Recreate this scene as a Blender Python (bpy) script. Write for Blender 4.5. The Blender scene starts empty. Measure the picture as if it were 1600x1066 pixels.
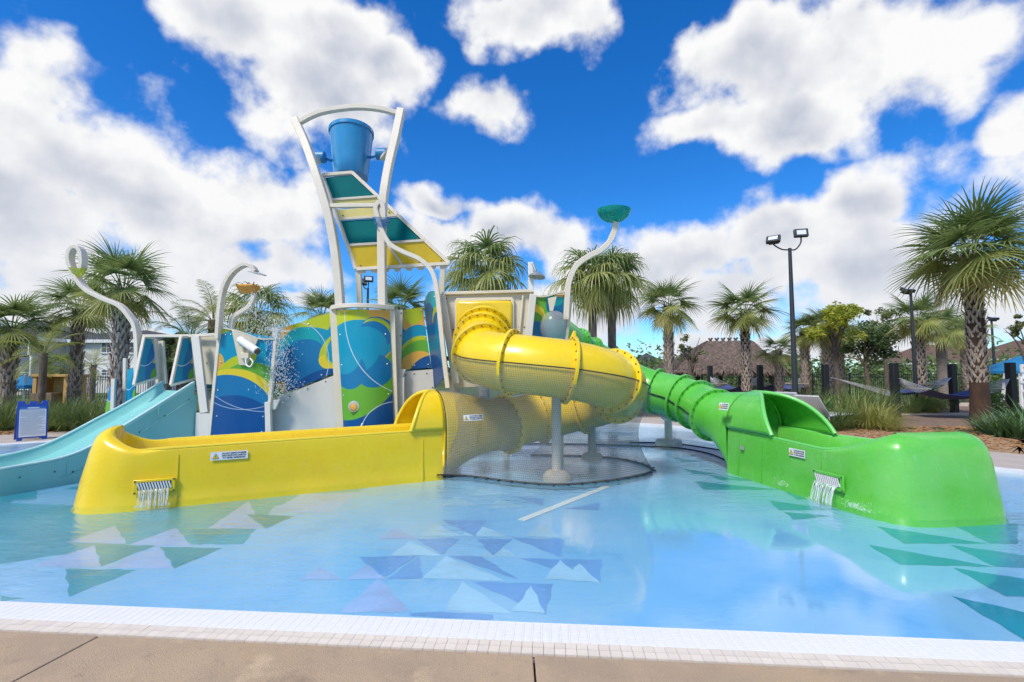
import bpy, math, random
from mathutils import Vector, Matrix
R = math.radians
PI = math.pi
sc = bpy.context.scene
COL = sc.collection

# ------------------------------------------------------------ camera
EYE = 1.5
FPX = 750.0                      # focal length in photo pixels (photo 1600 wide)
PITCH = math.atan(49.0 / FPX)
cam_d = bpy.data.cameras.new('camera')
cam = bpy.data.objects.new('camera', cam_d)
COL.objects.link(cam)
cam.location = (0, 0, EYE)
cam.rotation_euler = (PI / 2 + PITCH, 0, 0)
cam_d.sensor_width = 36
cam_d.lens = 36 * FPX / 1600
cam_d.clip_start = 0.05
cam_d.clip_end = 2000
sc.camera = cam

# ------------------------------------------------------------ sun, exposure
SUN_AZ, SUN_EL = R(-143), R(52)          # azimuth from +Y towards +X
sun_dir = Vector((math.sin(SUN_AZ) * math.cos(SUN_EL), math.cos(SUN_AZ) * math.cos(SUN_EL), math.sin(SUN_EL)))
sl = bpy.data.lights.new('sun', 'SUN')
sl.energy = 2.8
sl.angle = R(11)
sl.color = (1.0, 0.95, 0.87)
so = bpy.data.objects.new('sun', sl)
COL.objects.link(so)
so.rotation_euler = (-sun_dir).to_track_quat('-Z', 'Y').to_euler()
so.location = (0, -5, 30)
sc.view_settings.view_transform = 'Standard'
sc.view_settings.look = 'None'
sc.view_settings.gamma = 1
sc.view_settings.exposure = 0.36
sc.view_settings.use_curve_mapping = False
try:
    sc.cycles.max_bounces = 6; sc.cycles.diffuse_bounces = 3; sc.cycles.glossy_bounces = 3; sc.cycles.transmission_bounces = 4
    sc.cycles.transparent_max_bounces = 14
    sc.cycles.caustics_reflective = False
    sc.cycles.caustics_refractive = False
    sc.cycles.sample_clamp_indirect = 6
    sc.cycles.use_adaptive_sampling = True
    sc.cycles.adaptive_threshold = 0.03
except Exception:
    pass

# ------------------------------------------------------------ survey helpers (photo -> world, every point gets its own depth)
def ray(px, py):
    dx, dy = px - 800.0, py - 533.0
    c, s = math.cos(PITCH), math.sin(PITCH)
    return Vector((dx, FPX * c + dy * s, FPX * s - dy * c))
def at(px, py, Y):
    d = ray(px, py)
    return Vector((0, 0, EYE)) + d * (Y / d.y)
def G(px, py, z=0.0):
    d = ray(px, py)
    return Vector((0, 0, EYE)) + d * ((z - EYE) / d.z)

# ------------------------------------------------------------ node helpers
class NT:
    def __init__(s, tree):
        s.t = tree; s.n = tree.nodes; s.l = tree.links
    def new(s, typ, **kw):
        n = s.n.new(typ)
        for k, v in kw.items(): setattr(n, k, v)
        return n
    def link(s, a, b): s.l.new(a, b)
    def put(s, sock, v):
        if hasattr(v, 'is_output'): s.l.new(v, sock)
        else: sock.default_value = v
    def math(s, op, a, b=None, c=None, clamp=False):
        n = s.new('ShaderNodeMath', operation=op, use_clamp=clamp)
        s.put(n.inputs[0], a)
        if b is not None: s.put(n.inputs[1], b)
        if c is not None: s.put(n.inputs[2], c)
        return n.outputs[0]
    def vmath(s, op, a, b=None, c=None):
        n = s.new('ShaderNodeVectorMath', operation=op)
        s.put(n.inputs[0], a)
        if b is not None: s.put(n.inputs[1], b)
        if c is not None: s.put(n.inputs[2], c)
        return n.outputs['Value'] if op in ('LENGTH', 'DISTANCE', 'DOT_PRODUCT') else n.outputs[0]
    def mix(s, f, a, b, blend='MIX'):
        n = s.new('ShaderNodeMix', data_type='RGBA', blend_type=blend)
        s.put(n.inputs[0], f)
        for sock, v in ((n.inputs[6], a), (n.inputs[7], b)):
            s.put(sock, (*v, 1) if isinstance(v, tuple) and len(v) == 3 else v)
        return n.outputs[2]
    def noise(s, vec, scale, detail=4, rough=0.55, dist=0.0):
        n = s.new('ShaderNodeTexNoise')
        if vec is not None: s.l.new(vec, n.inputs['Vector'])
        n.inputs['Scale'].default_value = scale
        n.inputs['Detail'].default_value = detail
        n.inputs['Roughness'].default_value = rough
        n.inputs['Distortion'].default_value = dist
        return n.outputs['Fac']
    def ramp(s, f, lo, hi, a=0.0, b=1.0, smooth=True):
        n = s.new('ShaderNodeMapRange', interpolation_type='SMOOTHSTEP' if smooth else 'LINEAR')
        s.put(n.inputs[0], f)
        n.inputs[1].default_value = lo; n.inputs[2].default_value = hi
        n.inputs[3].default_value = a; n.inputs[4].default_value = b
        return n.outputs[0]

# ------------------------------------------------------------ world: Nishita sky with procedural cumulus
w = bpy.data.worlds.new('World'); sc.world = w; w.use_nodes = True
wt = NT(w.node_tree)
for n in list(wt.n): wt.n.remove(n)
out = wt.new('ShaderNodeOutputWorld'); bg = wt.new('ShaderNodeBackground')
wt.link(bg.outputs[0], out.inputs[0])
sky = wt.new('ShaderNodeTexSky', sky_type='NISHITA')
sky.sun_disc = False
sky.sun_elevation = SUN_EL
sky.sun_rotation = SUN_AZ
sky.air_density = 1.0; sky.dust_density = 0.25; sky.ozone_density = 4.0
SKY_STR = 0.112
hs = wt.new('ShaderNodeHueSaturation')
hs.inputs['Saturation'].default_value = 1.34; hs.inputs['Value'].default_value = 0.98
wt.link(sky.outputs[0], hs.inputs['Color'])
tint = wt.mix(1.0, hs.outputs[0], (0.70, 1.06, 1.36), 'MULTIPLY')
tc = wt.new('ShaderNodeTexCoord')
D = tc.outputs['Generated']
sep = wt.new('ShaderNodeSeparateXYZ'); wt.link(D, sep.inputs[0])
az = wt.math('ARCTAN2', sep.outputs[0], sep.outputs[1])
hlen = wt.math('SQRT', wt.math('ADD', wt.math('MULTIPLY', sep.outputs[0], sep.outputs[0]), wt.math('MULTIPLY', sep.outputs[1], sep.outputs[1])))
el = wt.math('ARCTAN2', sep.outputs[2], hlen)
nw = wt.new('ShaderNodeTexNoise'); nw.inputs['Scale'].default_value = 5.5; nw.inputs['Detail'].default_value = 3
wt.link(D, nw.inputs['Vector'])
wv = wt.vmath('SCALE', wt.vmath('SUBTRACT', nw.outputs['Color'], (0.5, 0.5, 0.5))); wv.node.inputs['Scale'].default_value = 0.16
ae = wt.new('ShaderNodeCombineXYZ'); wt.link(az, ae.inputs[0]); wt.link(el, ae.inputs[1])
P2 = wt.vmath('ADD', ae.outputs[0], wv)
flat = wt.vmath('MULTIPLY', P2, (1, 1, 0))
def azel(px, py):
    d = ray(px, py).normalized()
    return math.atan2(d.x, d.y), math.asin(d.z)
CL = [  # photo px centre, half sizes px
    (60, 190, 150, 120), (150, 290, 190, 130), (40, 370, 260, 140), (260, 350, 200, 120), (400, 330, 130, 80), (120, 450, 330, 90), (420, 420, 120, 50),
    (400, 60, 130, 80), (520, 60, 150, 95), (480, 150, 150, 95), (600, 100, 90, 60), 
    (850, 30, 120, 55), (770, 185, 95, 55), 
    (1200, 90, 150, 95), (1330, 90, 210, 120), (1480, 60, 220, 120), (1120, 190, 90, 45), (1250, 190, 150, 55), (1600, 200, 60, 55), 
    (1340, 310, 110, 60), (1230, 360, 170, 70), (1080, 390, 150, 60), (1350, 420, 220, 110), (1130, 450, 260, 75), (1000, 420, 80, 60), (860, 400, 110, 55), (760, 370, 130, 50), (690, 320, 60, 25),
    (900, 490, 180, 55), (1500, 480, 200, 80), (470, 470, 80, 16), (150, 535, 300, 40), (1250, 540, 400, 26),
]
rngc = random.Random(5)
blobs = []
for (x, y, a, b) in CL:
    A, E = azel(x, y)
    A2, _ = azel(x + a, y); _, E2 = azel(x, y - b)
    A3, _ = azel(x - a, y); _, E3 = azel(x, y + b)
    blobs.append((A, E, max(abs(A2 - A3) / 2, .02) * 1.18, max(abs(E2 - E3) / 2, .02) * 1.18))
for k in range(16):            # the same broken cumulus goes on all round and overhead
    A = R(58) + rngc.random() * R(244); E = R(4) + (rngc.random() ** 1.3) * R(62)
    if A > PI: A -= 2 * PI
    blobs.append((A, E, .26 + .30 * rngc.random(), .12 + .16 * rngc.random()))
F = None
for (A, E, ra, re) in blobs:
    v = wt.vmath('MULTIPLY_ADD', flat, (1 / ra, 1 / re, 0), (-A / ra, -E / re, 0))
    d = wt.vmath('LENGTH', v)
    F = d if F is None else wt.math('MINIMUM', F, d)
F = wt.math('SUBTRACT', 1.0, F)
n1 = wt.noise(D, 8.5, 8, 0.53)
n2 = wt.noise(D, 4.2, 3, 0.5)
dens = wt.math('ADD', F, wt.math('MULTIPLY', wt.math('SUBTRACT', n1, 0.5), 2.3))
cover = wt.ramp(dens, 0.0, 0.50)
# self shading: thick, downward parts go lavender grey, sunward rims stay white
up = wt.vmath('ADD', D, tuple(sun_dir * 0.045))
n1b = wt.noise(up, 8.5, 4, 0.53)
relief = wt.math('SUBTRACT', n1, n1b)
thick = wt.ramp(dens, 0.30, 1.15)
sh = wt.math('ADD', wt.math('MULTIPLY', thick, wt.ramp(n2, 0.34, 0.62, 0.10, 0.85)), wt.math('MULTIPLY', relief, -2.4))
sh = wt.math('ADD', sh, 0.0, clamp=True)
ccol = wt.mix(sh, (1.0, 1.0, 1.0), (0.54, 0.58, 0.69))
lowgrey = wt.ramp(el, 0.0, 0.36, 0.55, 0.0)
ccol = wt.mix(lowgrey, ccol, (0.70, 0.74, 0.83))
skyc = wt.vmath('SCALE', tint); skyc.node.inputs['Scale'].default_value = SKY_STR
cl_s = wt.vmath('SCALE', ccol); cl_s.node.inputs['Scale'].default_value = 0.755
final = wt.mix(cover, skyc, cl_s)
wt.link(final, bg.inputs[0]); bg.inputs[1].default_value = 1.0
w.cycles.sampling_method = 'MANUAL'; w.cycles.sample_map_resolution = 256

# ------------------------------------------------------------ materials
MATS = {}
def principled(name):
    m = bpy.data.materials.new(name); m.use_nodes = True
    t = NT(m.node_tree)
    b = t.n.get('Principled BSDF')
    return m, t, b
def mat(name, col, rough=0.5, metal=0.0, var=0.0, vscale=3.0, col2=None, bump=0.0, bscale=30.0, trans=0.0, coat=0.0, stretch=None, alpha=1.0, emit=None, lo=0.35, hi=0.65):
    if name in MATS: return MATS[name]
    m, t, b = principled(name)
    b.inputs['Roughness'].default_value = rough
    b.inputs['Metallic'].default_value = metal
    if coat: b.inputs['Coat Weight'].default_value = coat
    if coat: b.inputs['Coat Roughness'].default_value = 0.08
    c2 = col2 or tuple(max(0, c * (1 - var)) for c in col)
    if var or col2:
        tcn = t.new('ShaderNodeTexCoord'); vec = tcn.outputs['Object']
        if stretch: vec = t.vmath('MULTIPLY', vec, stretch)
        f = t.ramp(t.noise(vec, vscale, 5, 0.6), lo, hi)
        t.link(t.mix(f, col, c2), b.inputs['Base Color'])
    else:
        b.inputs['Base Color'].default_value = (*col, 1)
    if bump:
        tcn = t.new('ShaderNodeTexCoord'); vec = tcn.outputs['Object']
        if stretch: vec = t.vmath('MULTIPLY', vec, stretch)
        bn = t.new('ShaderNodeBump'); bn.inputs['Strength'].default_value = bump; bn.inputs['Distance'].default_value = 0.02
        t.link(t.noise(vec, bscale, 5, 0.6), bn.inputs['Height']); t.link(bn.outputs[0], b.inputs['Normal'])
    if trans:
        tr = t.new('ShaderNodeBsdfTranslucent')
        src = b.inputs['Base Color'].links[0].from_socket if b.inputs['Base Color'].is_linked else None
        if src: t.link(src, tr.inputs[0])
        else: tr.inputs[0].default_value = (*col, 1)
        mx = t.new('ShaderNodeMixShader'); mx.inputs[0].default_value = trans
        o = t.n.get('Material Output')
        t.link(b.outputs[0], mx.inputs[1]); t.link(tr.outputs[0], mx.inputs[2]); t.link(mx.outputs[0], o.inputs[0])
    if alpha < 1: b.inputs['Alpha'].default_value = alpha
    if emit:
        b.inputs['Emission Color'].default_value = (*emit[:3], 1); b.inputs['Emission Strength'].default_value = emit[3]
    MATS[name] = m
    return m

# ------------------------------------------------------------ mesh builder
def catmull(pts, n=8):
    pts = [Vector(p) for p in pts]
    P = [pts[0] * 2 - pts[1]] + pts + [pts[-1] * 2 - pts[-2]]
    o = []
    for i in range(1, len(P) - 2):
        a, b, c, d = P[i - 1], P[i], P[i + 1], P[i + 2]
        for k in range(n):
            t = k / n
            o.append(0.5 * ((2 * b) + (c - a) * t + (2 * a - 5 * b + 4 * c - d) * t * t + (3 * b - a - 3 * c + d) * t ** 3))
    o.append(pts[-1])
    return o
class MB:
    def __init__(s): s.v = []; s.f = []; s.uv = {}
    def add(s, vs, fs):
        o = len(s.v); s.v += [Vector(p) for p in vs]; s.f += [tuple(i + o for i in f) for f in fs]; return s
    def box(s, c, size, rz=0.0, M=None):
        hx, hy, hz = size[0] / 2, size[1] / 2, size[2] / 2
        m = M or Matrix.Rotation(rz, 3, 'Z')
        vs = [Vector(c) + m @ Vector((x * hx, y * hy, z * hz)) for x in (-1, 1) for y in (-1, 1) for z in (-1, 1)]
        return s.add(vs, [(0, 1, 3, 2), (4, 6, 7, 5), (0, 4, 5, 1), (2, 3, 7, 6), (0, 2, 6, 4), (1, 5, 7, 3)])
    def bar(s, p, q, w, h=None, side=None):
        p, q = Vector(p), Vector(q); d = (q - p)
        L = d.length; d.normalize()
        sd = Vector(side) if side else (d.cross(Vector((0, 0, 1))) if abs(d.z) < .95 else Vector((1, 0, 0)))
        sd = (sd - d * sd.dot(d)).normalized(); u = sd.cross(d)
        M = Matrix((d, sd, u)).transposed()
        return s.box((p + q) / 2, (L, w, h or w), M=M)
    def prism(s, pts, vec):
        n = len(pts); pts = [Vector(p) for p in pts]; vec = Vector(vec)
        vs = pts + [p + vec for p in pts]
        fs = [tuple(range(n - 1, -1, -1)), tuple(range(n, 2 * n))] + [(i, (i + 1) % n, n + (i + 1) % n, n + i) for i in range(n)]
        return s.add(vs, fs)
    def tube(s, pts, r, n=10, cap=True, up=None):
        pts = [Vector(p) for p in pts]; m = len(pts)
        rs = r if isinstance(r, (list, tuple)) else [r] * m
        vs = []; fs = []
        t0 = (pts[1] - pts[0]).normalized()
        u = Vector(up) if up else (Vector((0, 0, 1)) if abs(t0.z) < .9 else Vector((1, 0, 0)))
        for i, p in enumerate(pts):
            t = (pts[min(i + 1, m - 1)] - pts[max(i - 1, 0)]).normalized()
            if up: u = Vector(up)
            u = (u - t * u.dot(t)).normalized(); b = t.cross(u)
            for k in range(n):
                a = 2 * PI * k / n
                vs.append(p + (u * math.cos(a) + b * math.sin(a)) * rs[i])
        for i in range(m - 1):
            for k in range(n):
                k2 = (k + 1) % n
                fs.append((i * n + k, i * n + k2, (i + 1) * n + k2, (i + 1) * n + k))
        if cap:
            fs.append(tuple(range(n - 1, -1, -1))); fs.append(tuple((m - 1) * n + k for k in range(n)))
        return s.add(vs, fs)
    def sweep(s, pts, w, t, side):
        """rectangular tube: w along the fixed side vector, t in the plane of the curve"""
        pts = [Vector(p) for p in pts]; m = len(pts); sd = Vector(side).normalized(); vs = []; fs = []
        for i, p in enumerate(pts):
            d = (pts[min(i + 1, m - 1)] - pts[max(i - 1, 0)]).normalized()
            s2 = (sd - d * sd.dot(d)).normalized(); u = s2.cross(d)
            for (a, b) in ((-1, -1), (1, -1), (1, 1), (-1, 1)):
                vs.append(p + s2 * (a * w / 2) + u * (b * t / 2))
        for i in range(m - 1):
            for k in range(4):
                k2 = (k + 1) % 4
                fs.append((i * 4 + k, i * 4 + k2, i * 4 + 4 + k2, i * 4 + 4 + k))
        fs.append((3, 2, 1, 0)); fs.append(tuple((m - 1) * 4 + k for k in range(4)))
        return s.add(vs, fs)
    def grid(s, fn, nu, nv, closed=False):
        vs = []; fs = []; NU = nu if closed else nu + 1
        for j in range(nv + 1):
            for i in range(NU): vs.append(fn(i / nu, j / nv))
        for j in range(nv):
            for i in range(nu):
                i2 = (i + 1) % NU if closed else i + 1
                fs.append((j * NU + i, j * NU + i2, (j + 1) * NU + i2, (j + 1) * NU + i))
        return s.add(vs, fs)
    def lathe(s, prof, o, n=20, axis=(0, 0, 1)):
        ax = Vector(axis).normalized()
        u = ax.cross(Vector((0, 1, 0)) if abs(ax.y) < .9 else Vector((1, 0, 0))).normalized(); b = ax.cross(u)
        o = Vector(o)
        return s.grid(lambda a, t: o + ax * prof[round(t * (len(prof) - 1))][1] + (u * math.cos(2 * PI * a) + b * math.sin(2 * PI * a)) * prof[round(t * (len(prof) - 1))][0], n, len(prof) - 1, True)
    def ball(s, c, r, n=8, m=5, sq=(1, 1, 1)):
        c = Vector(c)
        return s.grid(lambda a, t: c + Vector((math.sin(PI * t) * math.cos(2 * PI * a) * r * sq[0], math.sin(PI * t) * math.sin(2 * PI * a) * r * sq[1], math.cos(PI * t) * r * sq[2])), n, m, True)
    def mesh(s, name, m, smooth=True, uv=None):
        me = bpy.data.meshes.new(name)
        me.from_pydata([tuple(p) for p in s.v], [], s.f)
        if m: me.materials.append(m)
        if uv:
            ul = me.uv_layers.new(name='UVMap')
            for lp in me.loops: ul.data[lp.index].uv = uv(s.v[lp.vertex_index], lp.vertex_index)
        me.validate(); me.update()
        if smooth:
            me.polygons.foreach_set('use_smooth', [True] * len(me.polygons))
            try: me.set_sharp_from_angle(angle=R(38))
            except Exception: pass
        return me
    def build(s, name, m, parent=None, smooth=True, bevel=0.0, uv=None, kind=None, label=None):
        o = bpy.data.objects.new(name, s.mesh(name, m, smooth, uv)); COL.objects.link(o)
        if parent: o.parent = parent; o.matrix_parent_inverse = parent.matrix_basis.inverted()
        if bevel:
            b = o.modifiers.new('bevel', 'BEVEL'); b.width = bevel; b.segments = 2; b.limit_method = 'ANGLE'; b.angle_limit = R(50)
        if kind: o['kind'] = kind
        if label: o['label'] = label
        return o
def tag(o, label=None, cat=None, group=None, kind=None):
    if label: o['label'] = label
    if cat: o['category'] = cat
    if group: o['group'] = group
    if kind: o['kind'] = kind
    return o
def thing(name, loc, label, cat, group=None, rz=0.0):
    o = bpy.data.objects.new(name, None); COL.objects.link(o)
    o.empty_display_size = 0.2; o.location = loc; o.rotation_euler = (0, 0, rz)
    return tag(o, label, cat, group)
def child(name, me, parent, loc=(0, 0, 0), rot=(0, 0, 0), scale=(1, 1, 1)):
    """part in the parent's own coordinates, sharing mesh data"""
    o = bpy.data.objects.new(name, me); COL.objects.link(o); o.parent = parent
    o.location = loc; o.rotation_euler = rot; o.scale = scale
    return o
def text_mesh(name, body, size, m, align='CENTER', bold=0.0):
    cu = bpy.data.curves.new(name, 'FONT'); cu.body = body; cu.size = size; cu.align_x = align; cu.resolution_u = 1; cu.offset = bold
    ob = bpy.data.objects.new(name, cu); COL.objects.link(ob)
    dg = bpy.context.evaluated_depsgraph_get()
    me = bpy.data.meshes.new_from_object(ob.evaluated_get(dg))
    bpy.data.objects.remove(ob); me.name = name
    me.materials.clear(); me.materials.append(m)
    return me

# ============================================================ SETTING
def gmat(name, cols, scale, bump=0.4, bscale=40, rough=0.9):
    m, t, b = principled(name); MATS[name] = m
    tcn = t.new('ShaderNodeTexCoord'); v = tcn.outputs['Object']
    c = None
    for i, (cc, sc_, lo, hi) in enumerate(cols):
        if c is None: c = (*cc, 1); continue
        c = t.mix(t.ramp(t.noise(v, sc_, 6, 0.62), lo, hi), c, cc)
    t.link(c, b.inputs['Base Color']); b.inputs['Roughness'].default_value = rough
    bn = t.new('ShaderNodeBump'); bn.inputs['Strength'].default_value = bump; bn.inputs['Distance'].default_value = 0.02
    t.link(t.noise(v, bscale, 6, 0.65), bn.inputs['Height']); t.link(bn.outputs[0], b.inputs['Normal'])
    return m
M_lawn = gmat('lawn', [((.085, .13, .03), 0, 0, 0), ((.05, .085, .02), 6, .4, .6), ((.14, .15, .05), 1.2, .5, .72)], 1, .7, 60)
M_conc = gmat('tan_concrete', [((.50, .355, .22), 0, 0, 0), ((.42, .305, .20), 2.2, .35, .65), ((.51, .355, .20), .9, .5, .75), ((.34, .24, .16), 9, .55, .78), ((.60, .44, .27), 3.3, .56, .72), ((.30, .215, .145), 150, .50, .70), ((.25, .18, .125), 1.5, .58, .74), ((.20, .15, .11), 34, .66, .76)], 1, .45, 110, .8)
M_farconc = gmat('pale_concrete', [((.50, .43, .36), 0, 0, 0), ((.44, .37, .31), 2.5, .35, .65), ((.40, .31, .25), 11, .6, .8)], 1, .15, 90, .75)
M_mulch = gmat('bark_mulch', [((.47, .31, .16), 0, 0, 0), ((.31, .19, .10), 22, .4, .6), ((.60, .38, .19), 45, .52, .7), ((.12, .07, .045), 30, .6, .72)], 1, 1.0, 55)
M_dmulch = gmat('dark_mulch', [((.30, .20, .14), 0, 0, 0), ((.14, .09, .065), 20, .4, .6), ((.40, .28, .19), 40, .55, .7)], 1, 1.0, 55)
M_sand = gmat('sandy_path', [((.58, .46, .35), 0, 0, 0), ((.48, .36, .26), 14, .4, .65)], 1, .5, 60)

def sheet(name, pts, z, m, kind='structure', parent=None):
    b = MB(); b.add([(p[0], p[1], z) for p in pts], [tuple(range(len(pts)))])
    return b.build(name, m, parent, smooth=False, kind=None if parent else kind)

# ---- pool outline (plan), counter-clockwise seen from above
def edge_y(x): return 3.0 - .077 * x
near_pts = [(x, edge_y(x)) for x in [-15 + .75 * k for k in range(33)]]       # left to right
far_ctrl = [(10.5, 1.9), (12.4, 2.6), (12.2, 4.4), (10.2, 5.8), (8.4, 6.7), (7.2, 7.9), (6.1, 10.2), (5.0, 12.6), (3.6, 14.2), (1.0, 15.2), (-3.0, 15.0), (-6.5, 13.2), (-9.0, 11.3), (-11.2, 9.6), (-14.0, 8.6), (-17, 7.2), (-17.4, 5.2), (-15, edge_y(-15))]
far_pts = [(p.x, p.y) for p in catmull([(x, y, 0) for x, y in [near_pts[-1]] + far_ctrl[1:]], 6)]
pool = near_pts + far_pts[1:-1]
def ring_sheet(name, inner, outer, z, m):
    b = MB(); n = len(inner)
    b.add([(x, y, z) for x, y in inner] + [(x, y, z) for x, y in outer], [(i, (i + 1) % n, n + (i + 1) % n, n + i) for i in range(n)])
    return b.build(name, m, None, smooth=False, kind='structure')
def offset(pts, d):
    n = len(pts); o = []
    for i in range(n):
        a = Vector(pts[i - 1]); c = Vector(pts[(i + 1) % n]); t = (c - a).normalized()
        o.append((pts[i][0] + t.y * d, pts[i][1] - t.x * d))
    return o
# ground with the pool cut out of it
big = [(400, -60), (400, 420), (-400, 420), (-400, -60)]
b = MB()
og = offset(pool, .5)
import bmesh
def holed(name, hole, outer, z, m):
    bm = bmesh.new()
    hv = [bm.verts.new((x, y, z)) for x, y in hole]; ov = [bm.verts.new((x, y, z)) for x, y in outer]
    es = [bm.edges.new((hv[i], hv[(i + 1) % len(hv)])) for i in range(len(hv))] + [bm.edges.new((ov[i], ov[(i + 1) % len(ov)])) for i in range(len(ov))]
    bmesh.ops.triangle_fill(bm, use_beauty=True, edges=es)
    for f in bm.faces:
        if f.normal.z < 0: f.normal_flip()
    me = bpy.data.meshes.new(name); bm.to_mesh(me); bm.free(); me.materials.append(m)
    o = bpy.data.objects.new(name, me); COL.objects.link(o); o['kind'] = 'structure'
    return o
holed('ground', og, big, -0.03, M_lawn)

# ---- pool floor: painted concrete
M_floor = gmat('pool_floor_paint', [((.24, .53, .79), 0, 0, 0), ((.32, .58, .81), .55, .42, .62), ((.18, .46, .75), 1.3, .52, .7), ((.14, .40, .71), 7, .68, .8)], 1, .06, 30, .6)
pf = sheet('pool_floor', offset(pool, .02), -0.085, M_floor)
def paint(name, c):
    return gmat(name, [(c, 0, 0, 0), (tuple(x * .84 for x in c), 1.6, .4, .65), (tuple(min(1, x * 1.12 + .01) for x in c), 9, .6, .75)], 1, .05, 40, .6)
PT = {'teal': paint('teal_floor_paint', (.0, .33, .46)), 'lilac': paint('lilac_floor_paint', (.40, .54, .83)), 'peri': paint('periwinkle_floor_paint', (.18, .40, .74)), 'aqua': paint('aqua_floor_paint', (.06, .40, .50)), 'green': paint('sea_green_floor_paint', (.03, .33, .40)), 'pale': paint('pale_blue_floor_paint', (.40, .67, .86))}
TRI = [
    ('aqua', [(-60, 800), (0, 785), (130, 790), (420, 758), (600, 745), (560, 768), (430, 790), (380, 850), (200, 850), (-60, 890)]),
    ('lilac', [(103, 847), (180, 821), (198, 849)]), ('lilac', [(203, 850), (275, 824), (300, 854)]), ('lilac', [(50, 884), (148, 851), (157, 886)]), ('lilac', [(165, 886), (248, 854), (270, 888)]),
    ('lilac', [(325, 825), (388, 783), (412, 826)]), ('green', [(148, 850), (243, 852), (158, 885)]), ('green', [(250, 854), (348, 856), (273, 888)]), ('teal', [(102, 888), (213, 890), (108, 932)]),
    ('green', [(385, 803), (460, 806), (415, 826)]), ('green', [(298, 827), (362, 827), (312, 852)]), ('teal', [(0, 768), (58, 766), (57, 780), (0, 783)]), ('teal', [(-30, 782), (20, 779), (14, 800), (-30, 803)]), ('teal', [(100, 763), (128, 759), (126, 765)]),
    ('lilac', [(420, 800), (470, 772), (560, 768), (520, 800)]), ('green', [(0, 930), (40, 934), (0, 939)]),
    ('pale', [(660, 903), (697, 868), (790, 907)]), ('lilac', [(530, 957), (592, 902), (640, 955)]), ('pale', [(695, 953), (722, 908), (800, 958)]), ('pale', [(722, 836), (740, 816), (800, 840)]), ('pale', [(752, 869), (774, 841), (805, 870)]),
    ('peri', [(800, 840), (882, 842), (876, 870)]), ('peri', [(812, 872), (940, 874), (938, 911)]), ('peri', [(736, 908), (864, 912), (853, 960)]), ('peri', [(605, 904), (655, 868), (660, 903)]), ('peri', [(640, 958), (690, 955), (770, 960), (768, 968), (645, 962)]), ('peri', [(880, 795), (938, 785), (936, 797)]), ('peri', [(700, 868), (752, 869), (810, 905)]),
    ('pale', [(735, 775), (752, 762), (800, 772)]), ('pale', [(762, 795), (778, 779), (822, 792)]), ('peri', [(800, 775), (850, 779), (848, 790)]), ('pale', [(850, 905), (875, 874), (912, 907)]), ('pale', [(610, 868), (640, 845), (690, 868)]),
    ('lilac', [(540, 905), (575, 880), (605, 904)]), ('peri', [(560, 870), (650, 868), (600, 902)]), ('pale', [(880, 905), (905, 880), (938, 911)]), ('lilac', [(470, 905), (500, 885), (535, 905)]), ('peri', [(650, 842), (720, 840), (690, 866)]), ('pale', [(655, 838), (680, 818), (722, 838)]), ('peri', [(690, 812), (760, 812), (742, 838)]), ('lilac', [(590, 842), (618, 824), (652, 842)]), ('pale', [(800, 955), (830, 915), (852, 958)]), ('pale', [(690, 790), (712, 775), (745, 790)]), ('peri', [(745, 842), (800, 842), (770, 868)]), ('pale', [(820, 838), (845, 818), (880, 840)]),
    ('teal', [(1370, 822), (1542, 849), (1412, 849)]), ('teal', [(1357, 851), (1552, 885), (1407, 882)]), ('teal', [(1485, 851), (1700, 882), (1700, 890), (1555, 885)]), ('teal', [(1490, 887), (1700, 920), (1700, 936), (1570, 931)]), ('teal', [(1487, 931), (1700, 978), (1700, 1004), (1600, 999), (1585, 990)]), ('teal', [(1485, 818), (1590, 818), (1590, 849), (1547, 849)]),
    ('teal', [(1085, 752), (1220, 765), (1100, 765)]), ('teal', [(1202, 782), (1315, 797), (1217, 797)]), ('teal', [(1222, 765), (1300, 780), (1245, 780)]), ('teal', [(1067, 732), (1125, 741), (1085, 741)]), ('teal', [(1105, 741), (1165, 751), (1125, 750)]), ('teal', [(1052, 715), (1100, 722), (1065, 722)]), ('green', [(1125, 741), (1190, 752), (1165, 751)]),
    ('teal', [(1600, 770), (1660, 780), (1640, 790)]), ('teal', [(1225, 800), (1300, 806), (1240, 812)]),
]
rtri = random.Random(3)
for i, (c, pp) in enumerate(TRI):
    g = [G(x, y, -0.081) for x, y in pp]
    bb = MB(); zz = -0.0846 + .00005 * i; pts_ = []
    for k in range(len(g)):
        p, q = g[k], g[(k + 1) % len(g)]; e_ = q - p; nn_ = Vector((-e_.y, e_.x, 0)).normalized(); ns = max(2, int(e_.length / .05)); ph = rtri.random() * 6
        for j in range(ns):
            t_ = j / ns; v_ = p + e_ * t_ + nn_ * (.007 * math.sin(ph + t_ * e_.length * 21) + rtri.uniform(-.003, .003)) * min(1, 6 * t_ * (1 - t_))
            pts_.append((v_.x, v_.y, zz))
    bb.add(pts_, [tuple(range(len(pts_)))])
    bb.build('painted_triangle', PT[c], pf, smooth=False)
# far side of the basin: strips of blue paint
for (x0, y0, x1, y1, c) in [(0, 705, 60, 700, 'peri'), (40, 700, 100, 695, 'teal'), (-60, 712, 20, 708, 'teal')]:
    g = [G(x0, y0, -.08), G(x1, y1, -.08), G(x1 + 30, y1 + 4, -.08), G(x0 + 10, y0 + 7, -.08)]
    bb = MB(); bb.add([(p.x, p.y, -.0838) for p in g], [(0, 1, 2, 3)]); bb.build('painted_triangle', PT[c], pf, smooth=False)
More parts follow.
